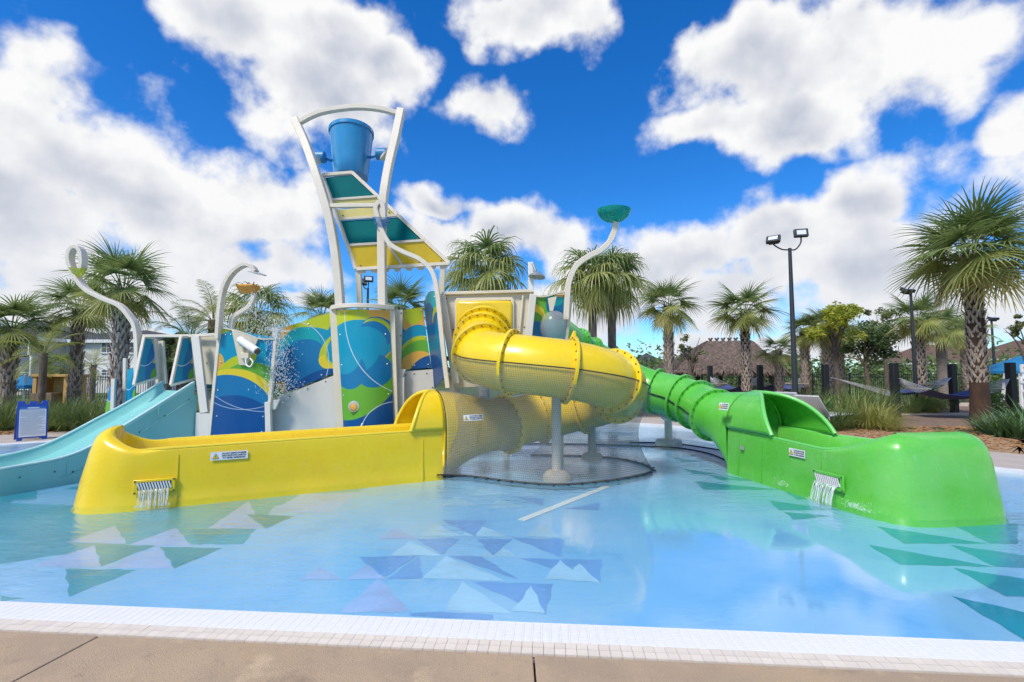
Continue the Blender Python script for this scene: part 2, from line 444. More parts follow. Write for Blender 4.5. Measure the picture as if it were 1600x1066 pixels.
# white drain line on the floor
a, c_ = G(814, 813, -.080), G(951, 759, -.080)
M_white = mat('white_paint', (.80, .79, .76), .5, var=.08, vscale=8)
ln = thing('floor_drain', (a + c_) / 2, 'long thin white drain line on the pool floor', 'drain')
bb = MB(); bb.bar(a, c_, .09, .003); bb.build('cover', mat('drain_white', (.92, .92, .89), .5), ln, smooth=False)
dn = (c_ - a); nseg = 26
bb = MB()
for k in range(nseg):
    q = a + dn * ((k + .5) / nseg); bb.bar(q - dn.normalized() * .03 + Vector((0, 0, .004)), q + dn.normalized() * .03 + Vector((0, 0, .004)), .012, .003)
bb.build('slots', mat('drain_slot', (.78, .78, .76), .6), ln, smooth=False, kind='stuff')

# ---- water surface: thin clear layer, mirror by Fresnel, wind and fountain ripples
m, t, b_ = principled('pool_water'); MATS['pool_water'] = m
t.n.remove(b_)
o_ = t.n.get('Material Output')
trn = t.new('ShaderNodeBsdfTransparent'); trn.inputs[0].default_value = (.90, .97, .985, 1)
gl = t.new('ShaderNodeBsdfGlossy'); gl.inputs['Roughness'].default_value = 0.015; gl.inputs['Color'].default_value = (1, 1, 1, 1)
geo = t.new('ShaderNodeNewGeometry')
tcn = t.new('ShaderNodeTexCoord'); v = tcn.outputs['Object']
na = t.noise(t.vmath('MULTIPLY', v, (1.0, 2.2, 1)), 5.0, 4, .55, .6)
nb = t.noise(t.vmath('MULTIPLY', v, (1.3, 1.8, 1)), 19.0, 4, .6, .8)
calm = t.ramp(t.noise(v, .42, 2, .5), .44, .62)                       # patches of calm and ruffled water
near_calm = t.ramp(t.vmath('DISTANCE', v, (1.9, 3.4, 0)), 1.4, 3.6)       # sheltered corner by the near edge
amp = t.math('MULTIPLY', t.math('ADD', t.math('MULTIPLY', calm, .75), .25), t.math('ADD', t.math('MULTIPLY', near_calm, .93), .07))
h = t.math('MULTIPLY', t.math('ADD', t.math('MULTIPLY', na, .6), t.math('MULTIPLY', nb, .30)), amp)
for cpt, fr_, am in ((G(262, 786), 60, .05), (G(1352, 793), 60, .05), (G(440, 800), 45, .025)):
    dd = t.vmath('DISTANCE', v, (cpt.x, cpt.y, 0))
    rip = t.math('MULTIPLY', t.math('SINE', t.math('MULTIPLY', t.math('ADD', dd, t.math('MULTIPLY', na, .15)), fr_)), t.ramp(dd, 0.0, 1.3, am, 0.0))
    h = t.math('ADD', h, rip)
bn = t.new('ShaderNodeBump'); bn.inputs['Strength'].default_value = .72; bn.inputs['Distance'].default_value = .045
t.link(h, bn.inputs['Height']); t.link(bn.outputs[0], gl.inputs['Normal'])
cosi = t.math('ABSOLUTE', t.vmath('DOT_PRODUCT', bn.outputs[0], geo.outputs['Incoming']))
schlick = t.math('ADD', .035, t.math('MULTIPLY', t.math('POWER', t.math('SUBTRACT', 1.0, cosi, clamp=True), 5.0), .965))
mx = t.new('ShaderNodeMixShader')
t.link(t.math('MULTIPLY', schlick, 1.35, clamp=True), mx.inputs[0]); t.link(trn.outputs[0], mx.inputs[1]); t.link(gl.outputs[0], mx.inputs[2]); t.link(mx.outputs[0], o_.inputs[0])
sheet('water', offset(pool, .015), -0.018, m)

# ---- far pool rim (white) and far deck
rim_in = far_pts; 
b = MB(); fo = offset(pool, .30); n0 = len(near_pts); N = len(pool)
idx = list(range(n0 - 1, N)) + [0]
b.add([(*pool[i], -.1) for i in idx] + [(*pool[i], .004) for i in idx] + [(*fo[i], .004) for i in idx],
      [(k, k + 1, len(idx) + k + 1, len(idx) + k) for k in range(len(idx) - 1)] + [(len(idx) + k, len(idx) + k + 1, 2 * len(idx) + k + 1, 2 * len(idx) + k) for k in range(len(idx) - 1)])
b.build('pool_rim', mat('white_rim', (.76, .76, .74), .55, var=.12, vscale=5), None, smooth=False, kind='structure')
f2 = offset(pool, 2.3)
b = MB()
b.add([(*fo[i], 0) for i in idx] + [(*f2[i], 0) for i in idx] + [(*f2[i], -.05) for i in idx],
      [(k, k + 1, len(idx) + k + 1, len(idx) + k) for k in range(len(idx) - 1)] + [(len(idx) + k, len(idx) + k + 1, 2 * len(idx) + k + 1, 2 * len(idx) + k) for k in range(len(idx) - 1)])
b.build('far_deck', M_farconc, None, smooth=False, kind='structure')
# planting beds behind the deck
f3 = offset(pool, 2.32); f4 = offset(pool, 5.2)
b = MB(); b.add([(*f3[i], -.012) for i in idx] + [(*f4[i], -.012) for i in idx], [(k, k + 1, len(idx) + k + 1, len(idx) + k) for k in range(len(idx) - 1)])
b.build('mulch_bed', M_mulch, None, smooth=False, kind='structure')
sheet('hammock_ground', [(6, 14.5), (12.2, 13.2), (30, 12.6), (30, 21), (18, 22), (6, 24)], -.016, M_dmulch)
sheet('sand_path', [(8, 22.4), (34, 20.5), (34, 23.4), (8, 25)], -.008, M_sand)
sheet('garden_path', [(12.5, 17.2), (30, 15.6), (30, 17.2), (12.5, 18.4)], -.006, M_sand)

# ---- near gutter: white grating, beige tile rows, and the deck slabs
M_grate = mat('white_grating', (.86, .84, .81), .45, var=.05, vscale=6)
gut = MB()
gx = [-9 + .3 * k for k in range(61)]
def band(b, d0, d1, z0, z1):
    n = len(gx)
    b.add([(x, edge_y(x) - d0, z0) for x in gx] + [(x, edge_y(x) - d1, z1) for x in gx], [(k, n + k, n + k + 1, k + 1) for k in range(n - 1)])
band(gut, -.004, -.004, -.10, -.012)
gut2 = MB(); band(gut2, -.004, .345, -.035, -.035); band(gut2, -.004, -.0041, -.1, -.035)
gutter = gut2.build('pool_gutter', mat('gutter_bed', (.74, .70, .64), .8, var=.1, vscale=20), None, smooth=False, kind='structure')
GW = .205
sec = MB()
mw = .0535
sec.box((-mw / 2 + .0045, -GW / 2, 0), (.009, GW, .022))
for k in range(13): sec.box((.0045, -.007 - k * (GW - .014) / 12, .0), (mw - .011, .0128, .020))
me_sec = sec.mesh('grate_section', M_grate, smooth=False)
x = -4.6; ang0 = 0
tile = MB(); tile.box((0, 0, 0), (.0570, .0550, .02)); me_tile = []
for c in ((.76, .66, .54), (.79, .69, .57), (.74, .64, .53)):
    tm = mat('beige_tile_%d' % int(c[0] * 100), c, .4, var=.06, vscale=9)
    q = MB(); q.box((0, 0, 0), (.0575, .0545, .02)); me_tile.append(q.mesh('gutter_tile', tm, smooth=False))
rt = random.Random(2)
k = 0
while x < 3.9:
    y = edge_y(x); sl_ = math.atan(-.077)
    o = child('grate_section', me_sec, gutter, (x, y, -.010), (0, 0, sl_))
    x += mw * math.cos(sl_)
x = -4.3
while x < 3.75:
    y = edge_y(x); sl_ = math.atan(-.077); nx, ny = math.sin(sl_), -math.cos(sl_)
    for r_ in (0, 1):
        dd = GW + .032 + r_ * .0575
        child('gutter_tile', rt.choice(me_tile), gutter, (x + nx * dd, y + ny * dd, -.008 + rt.uniform(-.0006, .0006)), (rt.uniform(-.004, .004), rt.uniform(-.004, .004), sl_))
    x += .0595
# slabs of the near deck
deck = MB(); deck.add([(-20, -6, -.06), (14, -6, -.06), (14, 3.5, -.06), (-20, 3.5, -.06)], [(0, 1, 2, 3)])
dk = bpy.data.objects.new('deck', bpy.data.meshes.new('deck'))
bedm = MB(); band(bedm, .31, .34, -.045, -.045)
n = len(gx); bedm.add([(x, edge_y(x) - .31, -.04) for x in gx] + [(x, -6, -.04) for x in gx], [(k, n + k, n + k + 1, k + 1) for k in range(n - 1)])
dk = bedm.build('deck', mat('joint_filler', (.10, .085, .07), .95, var=.3, vscale=30), None, smooth=False, kind='structure')
j1a, j1b = G(156, 993), G(18, 1066)
s1 = (j1b.x - j1a.x) / (j1b.y - j1a.y)
def jx1(y): return j1a.x + (y - j1a.y) * s1
j2 = G(835, 1040).x
def jx2(y): return j2 + .0 * y
def slab(fl, fr_):
    """deck slab between two joint lines, front edge following the gutter"""
    yt = [edge_y(0) - .33]
    b = MB(); g = .005
    nn = 24; top = []; 
    for k in range(nn + 1):
        u = k / nn
        y = 2.4
        for it in range(6):
            xl, xr = fl(y) + g, fr_(y) - g; xx = xl + (xr - xl) * u; y = edge_y(xx) - .336
        top.append((xx, y))
    bot = [(fr_(-5) - g, -5), (fl(-5) + g, -5)]
    pts = top + bot
    b.prism([(p[0], p[1], -.04) for p in pts][::-1], (0, 0, .04))
    return b.build('deck_slab', M_conc, dk, smooth=False, bevel=.006)
slab(lambda y: -9.0, jx1); slab(jx1, jx2); slab(jx2, lambda y: 5.6)
# patched mortar along the slab edge

# ============================================================ PLAY STRUCTURE
M_beige = mat('beige_steel', (.66, .60, .49), .42, var=.08, vscale=2.2)
M_cream = mat('cream_panel', (.74, .66, .50), .42, var=.07, vscale=1.8)
M_off = mat('offwhite_wall', (.72, .68, .60), .38, var=.06, vscale=2.0, coat=.1)
M_pole = mat('pale_grey_steel', (.76, .68, .56), .4, var=.06, vscale=3)
M_bolt = mat('bolt_steel', (.12, .11, .10), .45, metal=.4)
M_bolt2 = mat('bright_bolt', (.62, .62, .60), .35, metal=.6)
LIME, YEL, ORA = (.50, .56, .012), (.78, .60, .015), (.80, .42, .06)
CYA, BLU, DBL, GRN, TEA = (.0, .29, .45), (.0, .17, .38), (.0, .075, .26), (.13, .40, .03), (.0, .36, .38)
def art(name, base, layers, w, h):
    """printed plastic sheet: swooshes made of overlapping discs, in metres on the sheet"""
    m, t, b = principled(name); MATS[name] = m
    u = t.new('ShaderNodeUVMap'); v = t.vmath('MULTIPLY', u.outputs[0], (w, h, 0))
    c = (*base, 1)
    for col, conds in layers:
        f = None
        for (cx, cy, r, inside) in conds:
            d = t.vmath('DISTANCE', v, (cx, cy, 0))
            q = t.ramp(d, r - .004, r + .004, 1.0 if inside else 0.0, 0.0 if inside else 1.0, False)
            f = q if f is None else t.math('MULTIPLY', f, q)
        c = t.mix(f, c, col)
    g = t.noise(t.new('ShaderNodeTexCoord').outputs['Object'], 1.4, 3)
    c = t.mix(t.ramp(g, .35, .7, 0, .05), c, (.3, .4, .45))
    t.link(c, b.inputs['Base Color']); b.inputs['Roughness'].default_value = .30; b.inputs['Specular IOR Level'].default_value = .35
    return m
class Panel:
    """sheet between four corners (bl, br, tr, tl) with thickness and an outward bow"""
    def __init__(s, bl, br, tr, tl, th=.02, bow=0.0):
        s.c = [Vector(p) for p in (bl, br, tr, tl)]; s.th = th; s.bow = bow
        s.n = (s.c[1] - s.c[0]).cross(s.c[3] - s.c[0]).normalized()
        if s.n.y > 0: s.n = -s.n
        s.w = ((s.c[1] - s.c[0]).length + (s.c[2] - s.c[3]).length) / 2; s.h = ((s.c[3] - s.c[0]).length + (s.c[2] - s.c[1]).length) / 2
    def p(s, u, v, off=0.0):
        a = s.c[0].lerp(s.c[1], u); b = s.c[3].lerp(s.c[2], u)
        return a.lerp(b, v) + s.n * (off + s.bow * (1 - (2 * u - 1) ** 2))
    def build(s, name, m, parent, nu=12, nv=8, label=None, top=None):
        mb = MB(); uvs = []
        tf = top or (lambda u: 0.0)
        def f(u, v, off): return s.p(u, v * (1 + tf(u)), off)
        for off in (0, -s.th):
            mb.grid(lambda u, v: f(u, v, off), nu, nv); uvs += [(i / nu, j / nv * (1 + tf(i / nu))) for j in range(nv + 1) for i in range(nu + 1)]
        N = (nu + 1) * (nv + 1)
        loop = [i for i in range(nu + 1)] + [(j + 1) * (nu + 1) - 1 for j in range(1, nv + 1)] + [nv * (nu + 1) + i for i in range(nu - 1, -1, -1)] + [j * (nu + 1) for j in range(nv - 1, 0, -1)]
        for k in range(len(loop)):
            a, b = loop[k], loop[(k + 1) % len(loop)]
            mb.f.append((a, a + N, b + N, b))
        return mb.build(name, m, parent, uv=lambda v, i: uvs[i], label=label)
    def bolts(s, mb, uvl, r=.014):
        for u, v in uvl: mb.ball(s.p(u, v, .002), r, 6, 4)
def pan(px, Ys, th=.02, bow=0.0):
    """corners bl, br, tr, tl in photo px with their depths"""
    if not isinstance(Ys, (list, tuple)): Ys = [Ys] * 4
    return Panel(*[at(p[0], p[1], y) for p, y in zip(px, Ys)], th=th, bow=bow)
def down(p, z): return Vector((p.x, p.y, z))

ps = thing('play_structure', at(560, 640, 8.6) * Vector((1, 1, 0)) if False else Vector((-2.8, 8.8, -.08)), 'water play structure with printed blue, green and yellow wave panels', 'play structure')
bolts = MB(); bb2 = MB()
EDGE = [(.05, .04), (.95, .04), (.05, .96), (.95, .96), (.05, .35), (.95, .35), (.05, .66), (.95, .66)]

# bay 1: front wave panel by the blue body slide
P1 = pan([(328, 690), (414, 682), (428, 527), (345, 513)], [8.30, 8.45, 8.45, 8.30], .03)
A1 = art('wave_print_shower_bay', CYA, [
    (LIME, [(.55, .98, .93, False), (.55, .2, 9, True)]), (YEL, [(.1, 2.02, .20, True), (.35, 2.05, .25, True)]), (BLU, [(1.1, 1.55, .33, True), (.3, 1.7, .5, False)]),
    (GRN, [(.60, .72, .62, True)]), (LIME, [(.62, .80, .70, True), (.60, .72, .62, False), (.2, 1.5, .42, True)]), (ORA, [(-.05, 1.30, .15, True)]), (YEL, [(.32, .42, .78, True), (.0, .9, 1.0, True)]), (BLU, [(.22, .30, .79, True)]),
    (DBL, [(.3, -.1, .85, True)]), ((.5, .62, .68), [(.5, 1.55, 1.05, True), (.5, 1.55, 1.042, False)]), ((.5, .62, .68), [(.9, 2.0, 1.55, True), (.9, 2.0, 1.542, False)])], P1.w, P1.h)
P1.build('wave_panel', A1, ps, label='tall wave panel with green and yellow swoosh below the water cannon')
P1.bolts(bb2, [(.07, .05), (.93, .05), (.08, .22), (.93, .2), (.06, .45), (.95, .45), (.06, .7), (.95, .7), (.1, .95), (.2, .96)])
for u_ in (-.02, 1.03): fr1 = MB(); fr1.bar(P1.p(u_, -.03, -.02), P1.p(u_, 1.0, -.02), .055, .055); fr1.build('frame_post', M_pole, ps, bevel=.006)
base1 = MB(); base1.prism([P1.p(-.03, -.015, -.01), P1.p(1.03, -.015, -.01), down(P1.p(1.03, 0, -.01), -.085), down(P1.p(-.03, 0, -.01), -.085)], (0, .10, 0)); base1.build('kick_plate', M_off, ps, bevel=.004)
# wavy cap trim
tr_ = MB(); tr_.sweep(catmull([P1.p(0, 1.0, -.02), P1.p(.22, 1.005, -.01), P1.p(.5, .985, .0), P1.p(.75, .962, 0), P1.p(1.02, .985, -.02)], 6), .07, .022, (0, 1, 0)); tr_.build('cap_rail', M_pole, ps, smooth=True)
# bracket carrying the cannon
br_ = MB(); br_.prism([P1.p(.22, 1.0, .004), P1.p(.72, .955, .004), P1.p(.56, .69, .004), P1.p(.42, .69, .004)], (0, -.03, 0)); br_.build('cannon_bracket', M_cream, ps, bevel=.004)

# left beige wall and guard frame beside the body slide
W0 = pan([(322, 640), (341, 640), (345, 523), (307, 523)], [8.75, 8.75, 8.62, 8.70], .03); W0.build('cream_wall', M_cream, ps, 4, 4); W0.bolts(bolts, [(.1, .93), (.9, .93), (.35, .62), (.8, .62), (.4, .25), (.8, .25)])
lw = MB(); lw.bar(at(306, 526, 8.5), at(320, 645, 8.42), .14, .06); lw.build('guard_post', M_off, ps, bevel=.006)
lb = MB(); q0, q1 = at(306, 645, 8.42), at(333, 647, 8.36); lb.prism([q0, q1, down(q1, -.085), down(q0, -.085)], (0, .25, 0)); lb.build('lower_wall', M_off, ps, bevel=.004)
g1 = [at(209, 602, 8.45), at(246, 590, 8.95), at(240, 528, 8.95), at(225, 527, 8.75)]
g2 = [at(267, 602, 8.25), at(305, 592, 8.7), at(300, 526, 8.7), at(283, 527, 8.5)]
GA = art('wave_print_guard', CYA, [(BLU, [(.9, .2, .6, True)]), (YEL, [(.9, 1.0, .42, True)]), (YEL, [(.75, .2, .2, True), (.6, .1, .2, False)]), (GRN, [(.7, 0, .22, True)]), ((.6, .68, .7), [(.3, .9, .62, True), (.3, .9, .605, False)])], .7, .8)
for i, g in enumerate((g1, g2)):
    Pg = Panel(*g, th=.02); pg = Pg.build('guard_panel', GA, ps, 4, 4)
    fm = MB()
    for a, b in ((0, 1), (1, 2), (2, 3), (3, 0)): fm.bar(g[a], g[b], .045, .045)
    fm.build('frame', M_pole, pg, bevel=.005)
hb = MB(); hb.bar(at(224, 525, 8.78), at(303, 525, 8.62), .05, .05); hb.bar(at(303, 525, 8.62), at(346, 522, 8.5), .05, .05); hb.build('header_rail', M_pole, ps, bevel=.006)
bp = MB(); bp.bar(at(252, 533, 9.4), at(257, 600, 9.4), .10, .05); bp.bar(at(243, 530, 9.3), at(247, 600, 9.3), .06, .06); bp.bar(at(216, 532, 9.2), at(222, 600, 9.2), .14, .05); bp.build('rear_post', M_cream, ps, bevel=.005)
# small blue end panels beyond the slide
E1 = pan([(166, 632), (178, 612), (178, 588), (172, 588)], [9.6, 9.4, 9.4, 9.6], .02); E1.c[0] = at(164, 645, 9.6); E1.c[1] = at(180, 637, 9.4); E1.c[2] = at(182, 592, 9.4); E1.c[3] = at(170, 606, 9.6)
E1.build('end_panel', art('wave_print_end', BLU, [(GRN, [(.0, .1, .16, True)]), ((.6, .68, .7), [(.3, .5, .35, True), (.3, .5, .34, False)])], .3, .6), ps, 4, 4)
E2 = Panel(at(196, 632, 9.5), at(211, 620, 9.4), at(211, 573, 9.4), at(199, 578, 9.5)); E2.build('end_panel', GA, ps, 4, 4)
ep = MB(); ep.bar(at(178, 592, 9.35), at(176, 650, 9.35), .07, .05); ep.bar(at(196, 560, 9.6), at(194, 700, 9.6), .06, .06); ep.build('end_post', M_pole, ps, bevel=.005)

# bay 2: rising panel over a pale wall
P2_ = pan([(421, 624), (529, 580), (524, 486), (440, 513)], [8.75, 8.85, 8.85, 8.75], .02)
A2 = art('wave_print_rising_bay', CYA, [(LIME, [(.2, -.3, 1.42, False), (.1, 1.2, 1.6, True)]), (ORA, [(.05, 1.22, .20, True)]), (TEA, [(.35, .62, .5, True), (.3, .5, .42, False)]), (BLU, [(.42, .32, .55, True)]), (CYA, [(1.35, .62, .45, True)]),
    (LIME, [(1.16, .42, .34, True), (1.30, .45, .34, False)]), (YEL, [(1.12, .40, .31, True), (1.24, .42, .31, False), (1.0, .1, .35, True)]), (DBL, [(.75, -.55, .72, True)]), (ORA, [(.1, .08, .17, True)]), (GRN, [(.0, -.05, .22, True)]),
    ((.5, .62, .68), [(.0, .3, 1.0, True), (.0, .3, .988, False)])], P2_.w, P2_.h)
P2_.build('wave_panel', A2, ps, 8, 6, label='slanted wave panel with yellow crescent in the recessed bay'); P2_.bolts(bb2, [(.06, .06), (.94, .06), (.05, .5), (.95, .45), (.5, .05), (.08, .93), (.94, .93), (.5, .93), (.3, .05), (.75, .05)])
W2 = Panel(down(at(421, 700, 8.72), -.085), down(at(535, 700, 8.82), -.085), at(531, 583, 8.82), at(418, 628, 8.72), .03); W2.build('lower_wall', M_off, ps, 6, 4)
W2.bolts(bolts, [(.12, .93), (.3, .95), (.55, .96), (.8, .965), (.03, .6), (.03, .3), (.96, .6), (.96, .3)])
pw = MB(); pw.bar(at(432, 514, 8.55), at(420, 628, 8.5), .10, .08); pw.bar(at(418, 628, 8.48), down(at(422, 690, 8.5), -.08), .12, .08); pw.build('bay_post', M_off, ps, bevel=.006)
pw = MB(); pw.prism([at(413, 627, 8.46), at(437, 624, 8.5), at(430, 640, 8.5), at(412, 641, 8.46)], (0, .05, 0)); pw.build('bay_bracket', M_off, ps, bevel=.004)

# bay 3: bowed tower panel with hoop
P3 = pan([(538, 675), (615, 672), (608, 486), (525, 486)], [8.40, 8.40, 8.40, 8.40], .025, bow=.22)
A3 = art('wave_print_tower_bay', DBL, [(GRN, [(.05, 1.22, 1.02, True), (.0, .0, 9, True)]), (LIME, [(.05, 1.22, 1.02, True), (.0, 1.28, 1.0, False), (.2, 1.5, .95, True)]), (ORA, [(-.05, 1.85, 1.06, True), (.6, 1.3, .75, True)]), (YEL, [(-.1, 1.86, 1.02, True), (.0, 1.4, .55, True)]), (CYA, [(.08, 1.93, .98, True)]), (BLU, [(.2, 1.05, .32, True), (.1, 1.35, .36, False)]), (BLU, [(.62, 1.05, .30, True), (.3, 1.45, .45, False), (.05, 1.22, 1.0, True)]),
    (LIME, [(.45, .80, 1.12, False)]), (ORA, [(.95, 2.2, .40, True), (.45, .8, 1.12, False)]), (BLU, [(.72, 1.72, .26, True), (.55, 1.5, .3, False)]), (LIME, [(.70, 1.74, .22, True), (.66, 1.66, .24, False)]), (YEL, [(.15, 2.3, .26, True)]),
    ((.6, .68, .7), [(.95, -.1, .6, True), (.95, -.1, .588, False)]), ((.6, .68, .7), [(1.6, 1.9, 1.42, True), (1.6, 1.9, 1.408, False)])], P3.w, P3.h)
P3.build('wave_panel', A3, ps, 20, 8, label='bowed wave panel of the middle bay below the hoop'); P3.bolts(bb2, [(.06, .03), (.94, .03), (.06, .3), (.94, .3), (.06, .55), (.94, .55), (.07, .8), (.93, .8), (.1, .97), (.5, .97), (.9, .97)])
k3 = MB(); k3.grid(lambda u, v: (P3.p(u * 1.04 - .02, -.005, .006) * (1 - v) + down(P3.p(u * 1.04 - .02, 0, .006), -.085) * v), 16, 1); k3.build('kick_plate', M_off, ps)
hoop = MB(); hp = [P3.p(-.07 + 1.14 * u, 1.028, .03 + .03 * math.sin(PI * u)) for u in [k / 20 for k in range(21)]]; hoop.sweep(hp, .075, .085, (0, 0, 1)); hoop.build('hoop_rail', M_pole, ps, bevel=.008)
for (xa, ya, xb, yb) in ((522, 480, 537, 686), (612, 486, 620, 690)):
    sp3 = MB(); sp3.bar(at(xa, ya, 8.47), down(at(xb, yb, 8.5), -.08), .13, .10); sp3.build('tower_post', M_cream, ps, bevel=.008)
lt = MB(); c_l = P3.p(.30, .21, .0); lt.lathe([(.0, .05), (.055, .045), (.062, .03), (.062, .0)], c_l, 20, P3.n); lo_ = lt.build('underwater_light', mat('amber_lens', (.80, .42, .09), .25, coat=.4), ps)
ring = MB(); ring.lathe([(.062, -.01), (.062, .036), (.095, .030), (.098, -.01)], c_l, 22, P3.n); ring.build('bezel', M_bolt2, lo_)
sn = MB(); sn.bar(P3.p(.42, .035, .02), P3.p(.47, .075, .02), .035, .03); sn.build('latch', M_white, ps, bevel=.006)
sn = MB(); sn.bar(P1.p(.5, .0, .02), P1.p(.5, .035, .02), .05, .03); sn.build('latch', M_white, ps, bevel=.006)

# bay 4
W4 = pan([(622, 592), (626, 592), (629, 484), (607, 484)], [8.62, 8.62, 8.60, 8.60], .04); W4.build('cream_wall', M_cream, ps, 4, 4); W4.bolts(bolts, [(.15, .95), (.9, .95), (.3, .62), (.9, .62), (.4, .1)])
P4 = pan([(621, 579), (674, 574), (660, 480), (631, 484)], [8.75, 8.85, 8.85, 8.75], .02)
A4 = art('wave_print_far_bay', BLU, [(LIME, [(.1, .1, .72, False), (.3, 0, 5, True)]), (ORA, [(.3, .95, .32, True), (.25, 1.05, .22, False)]), (CYA, [(.3, .45, .36, True)]), (GRN, [(.35, .18, .36, True)]), (LIME, [(.35, .22, .38, True), (.35, .15, .37, False)]), (ORA, [(.3, .02, .30, True)]), (DBL, [(.5, -.12, .34, True)])], P4.w, P4.h)
P4.build('wave_panel', A4, ps, 6, 6, label='narrow wave panel next to the tube slide tower'); P4.bolts(bb2, [(.08, .05), (.92, .05), (.1, .95), (.9, .95), (.06, .5), (.94, .5), (.5, .06)])
W4b = Panel(down(at(628, 690, 8.72), -.085), down(at(688, 690, 8.8), -.085), at(676, 577, 8.8), at(628, 581, 8.72), .03); W4b.build('lower_wall', M_off, ps, 4, 4); W4b.bolts(bolts, [(.12, .96), (.4, .965), (.8, .96), (.05, .6), (.05, .35), (.95, .8)])
q = MB(); q.bar(at(625, 590, 8.6), down(at(625, 690, 8.6), -.08), .17, .10); q.build('bay_post', M_off, ps, bevel=.006)
q = MB(); q.prism([at(619, 577, 8.58), at(634, 577, 8.58), at(628, 594, 8.58), at(615, 594, 8.58)], (0, .05, 0)); q.build('bay_bracket', M_off, ps, bevel=.004)

# angled dark wing panel
P5 = Panel(at(678, 607, 8.85), at(699, 585, 8.15), at(680, 455, 8.15), at(662, 474, 8.85), .02)
M_wing = art('wave_print_wing', (.006, .15, .31), [(TEA, [(.6, 1.7, .5, True)]), ((.01, .085, .24), [(.2, 1.1, .34, True)]), ((.45, .46, .03), [(.62, 1.02, .24, True), (.60, .92, .24, False)]), ((.0, .21, .37), [(.75, .72, .30, True)]), ((.008, .06, .20), [(.1, .1, .45, True)])], .75, 1.5)
P5.build('wing_panel', M_wing, ps, 6, 8, label='dark blue wing panel turned edge-on to the viewer', top=lambda u: .06 * math.sin(PI * u)); P5.bolts(bb2, [(.9, .95), (.93, .5), (.93, .1)])

# slide tower: cream front with the yellow port, sides, roofless top
P6 = pan([(713, 606), (818, 600), (834, 457), (691, 461)], 8.40, .06); P6.build('tower_wall', M_cream, ps, 8, 8)
P6.bolts(bolts, [(.04, .96), (.96, .96), (.07, .62), (.93, .62), (.1, .3), (.9, .3), (.75, .95), (.87, .93), (.87, .62)])
fr6 = MB()
for (xa, ya, xb, yb) in ((713, 469, 801, 467), (713, 469, 713, 545), (801, 467, 801, 545)): fr6.bar(at(xa, ya, 8.36), at(xb, yb, 8.36), .05, .06)
fr6.bar(at(817, 462, 8.36), at(808, 560, 8.36), .03, .03)
fr6.build('port_frame', M_cream, ps, bevel=.006)
fr7 = MB(); fr7.bar(at(691, 459, 8.37), at(834, 455, 8.37), .10, .05); fr7.build('cap_rail', M_cream, ps, bevel=.006)
for xa_, xb_ in ((690, 713), (833, 818)): fr8 = MB(); fr8.bar(at(xa_, 460, 8.3), at(xb_, 600, 8.3), .12, .08); fr8.build('corner_post', M_off, ps, bevel=.008)
P7 = pan([(826, 548), (882, 548), (892, 460), (832, 463)], [8.5, 8.7, 8.7, 8.5], .02, bow=.05)
A7 = art('wave_print_bubble_bay', CYA, [(GRN, [(.15, .95, .42, True), (.0, .3, 3, True)]), (YEL, [(.0, .62, .24, True), (.0, .5, .22, False)]), (BLU, [(.55, .85, .30, True)]), (TEA, [(.42, 1.0, .2, True)]), (ORA, [(.5, 1.16, .2, True)]), (BLU, [(.0, .25, .3, True)])], P7.w, P7.h)
P7.build('wave_panel', A7, ps, 8, 6, label='wave panel with the clear bubble window')
tr7 = MB(); tr7.sweep(catmull([P7.p(0, 1.0, 0), P7.p(.3, .975, 0), P7.p(.65, 1.03, 0), P7.p(1.02, 1.05, 0)], 6), .08, .025, (0, 1, 0)); tr7.build('cap_rail', M_cream, ps)
f7 = MB(); f7.bar(at(893, 462, 8.68), at(882, 560, 8.68), .05, .06); f7.build('frame_post', M_pole, ps, bevel=.005)
hg = MB(); hg.prism([at(856, 466, 8.42), at(870, 463, 8.42), at(864, 486, 8.42), at(859, 486, 8.42)], (0, .03, 0)); hg.build('bracket', M_cream, ps)
m, t, b_ = principled('clear_dome'); MATS['clear_dome'] = m
b_.inputs['Base Color'].default_value = (.60, .58, .48, 1); b_.inputs['Roughness'].default_value = .2; b_.inputs['Alpha'].default_value = .34
bub = MB(); cb = at(866, 511, 8.5)
bub.grid(lambda a, tt: cb + Vector((math.sin(PI / 2 * tt) * math.cos(2 * PI * a) * .27, -math.cos(PI / 2 * tt) * .22, math.sin(PI / 2 * tt) * math.sin(2 * PI * a) * .295)), 28, 8, True); bub.build('bubble_window', m, ps)

# deck, rear walls and legs that close the structure
dkk = MB()
for (xa, xb, z, ya, yb) in ((-5.6, -4.3, 1.25, 8.6, 9.9), (-4.3, -3.1, 1.35, 8.9, 9.9), (-3.15, -2.05, 1.5, 8.5, 9.9), (-2.05, -1.2, 1.55, 8.95, 9.9), (-1.2, .95, 1.75, 8.5, 9.9)):
    dkk.box(((xa + xb) / 2, (ya + yb) / 2, z), (xb - xa, yb - ya, .07))
dkk.build('deck_plate', mat('teal_decking', (.05, .22, .24), .7, var=.2, vscale=5), ps)
for (xa, xb, z0, z1) in ((-5.5, -4.45, 1.3, 2.0), (-3.1, -2.1, 1.5, 2.3), (-1.2, .3, 1.75, 2.6)): rw = MB(); rw.box(((xa + xb) / 2, 9.9, (z0 + z1) / 2), (xb - xa, .03, z1 - z0)); rw.build('rear_wall', M_cream, ps, bevel=.004)
for (x, y, z) in ((-5.5, 9.85, 1.25), (-4.3, 9.85, 1.3), (-3.1, 9.85, 1.5), (-2.05, 9.85, 1.5), (-1.1, 9.85, 1.7), (.9, 9.85, 1.7), (.85, 8.6, 1.75), (-1.05, 8.6, 1.75), (-.1, 9.2, 1.75)):
    lg = MB(); lg.tube([(x, y, -.085), (x, y, z)], .06, 12); lg.build('leg', M_pole, ps)
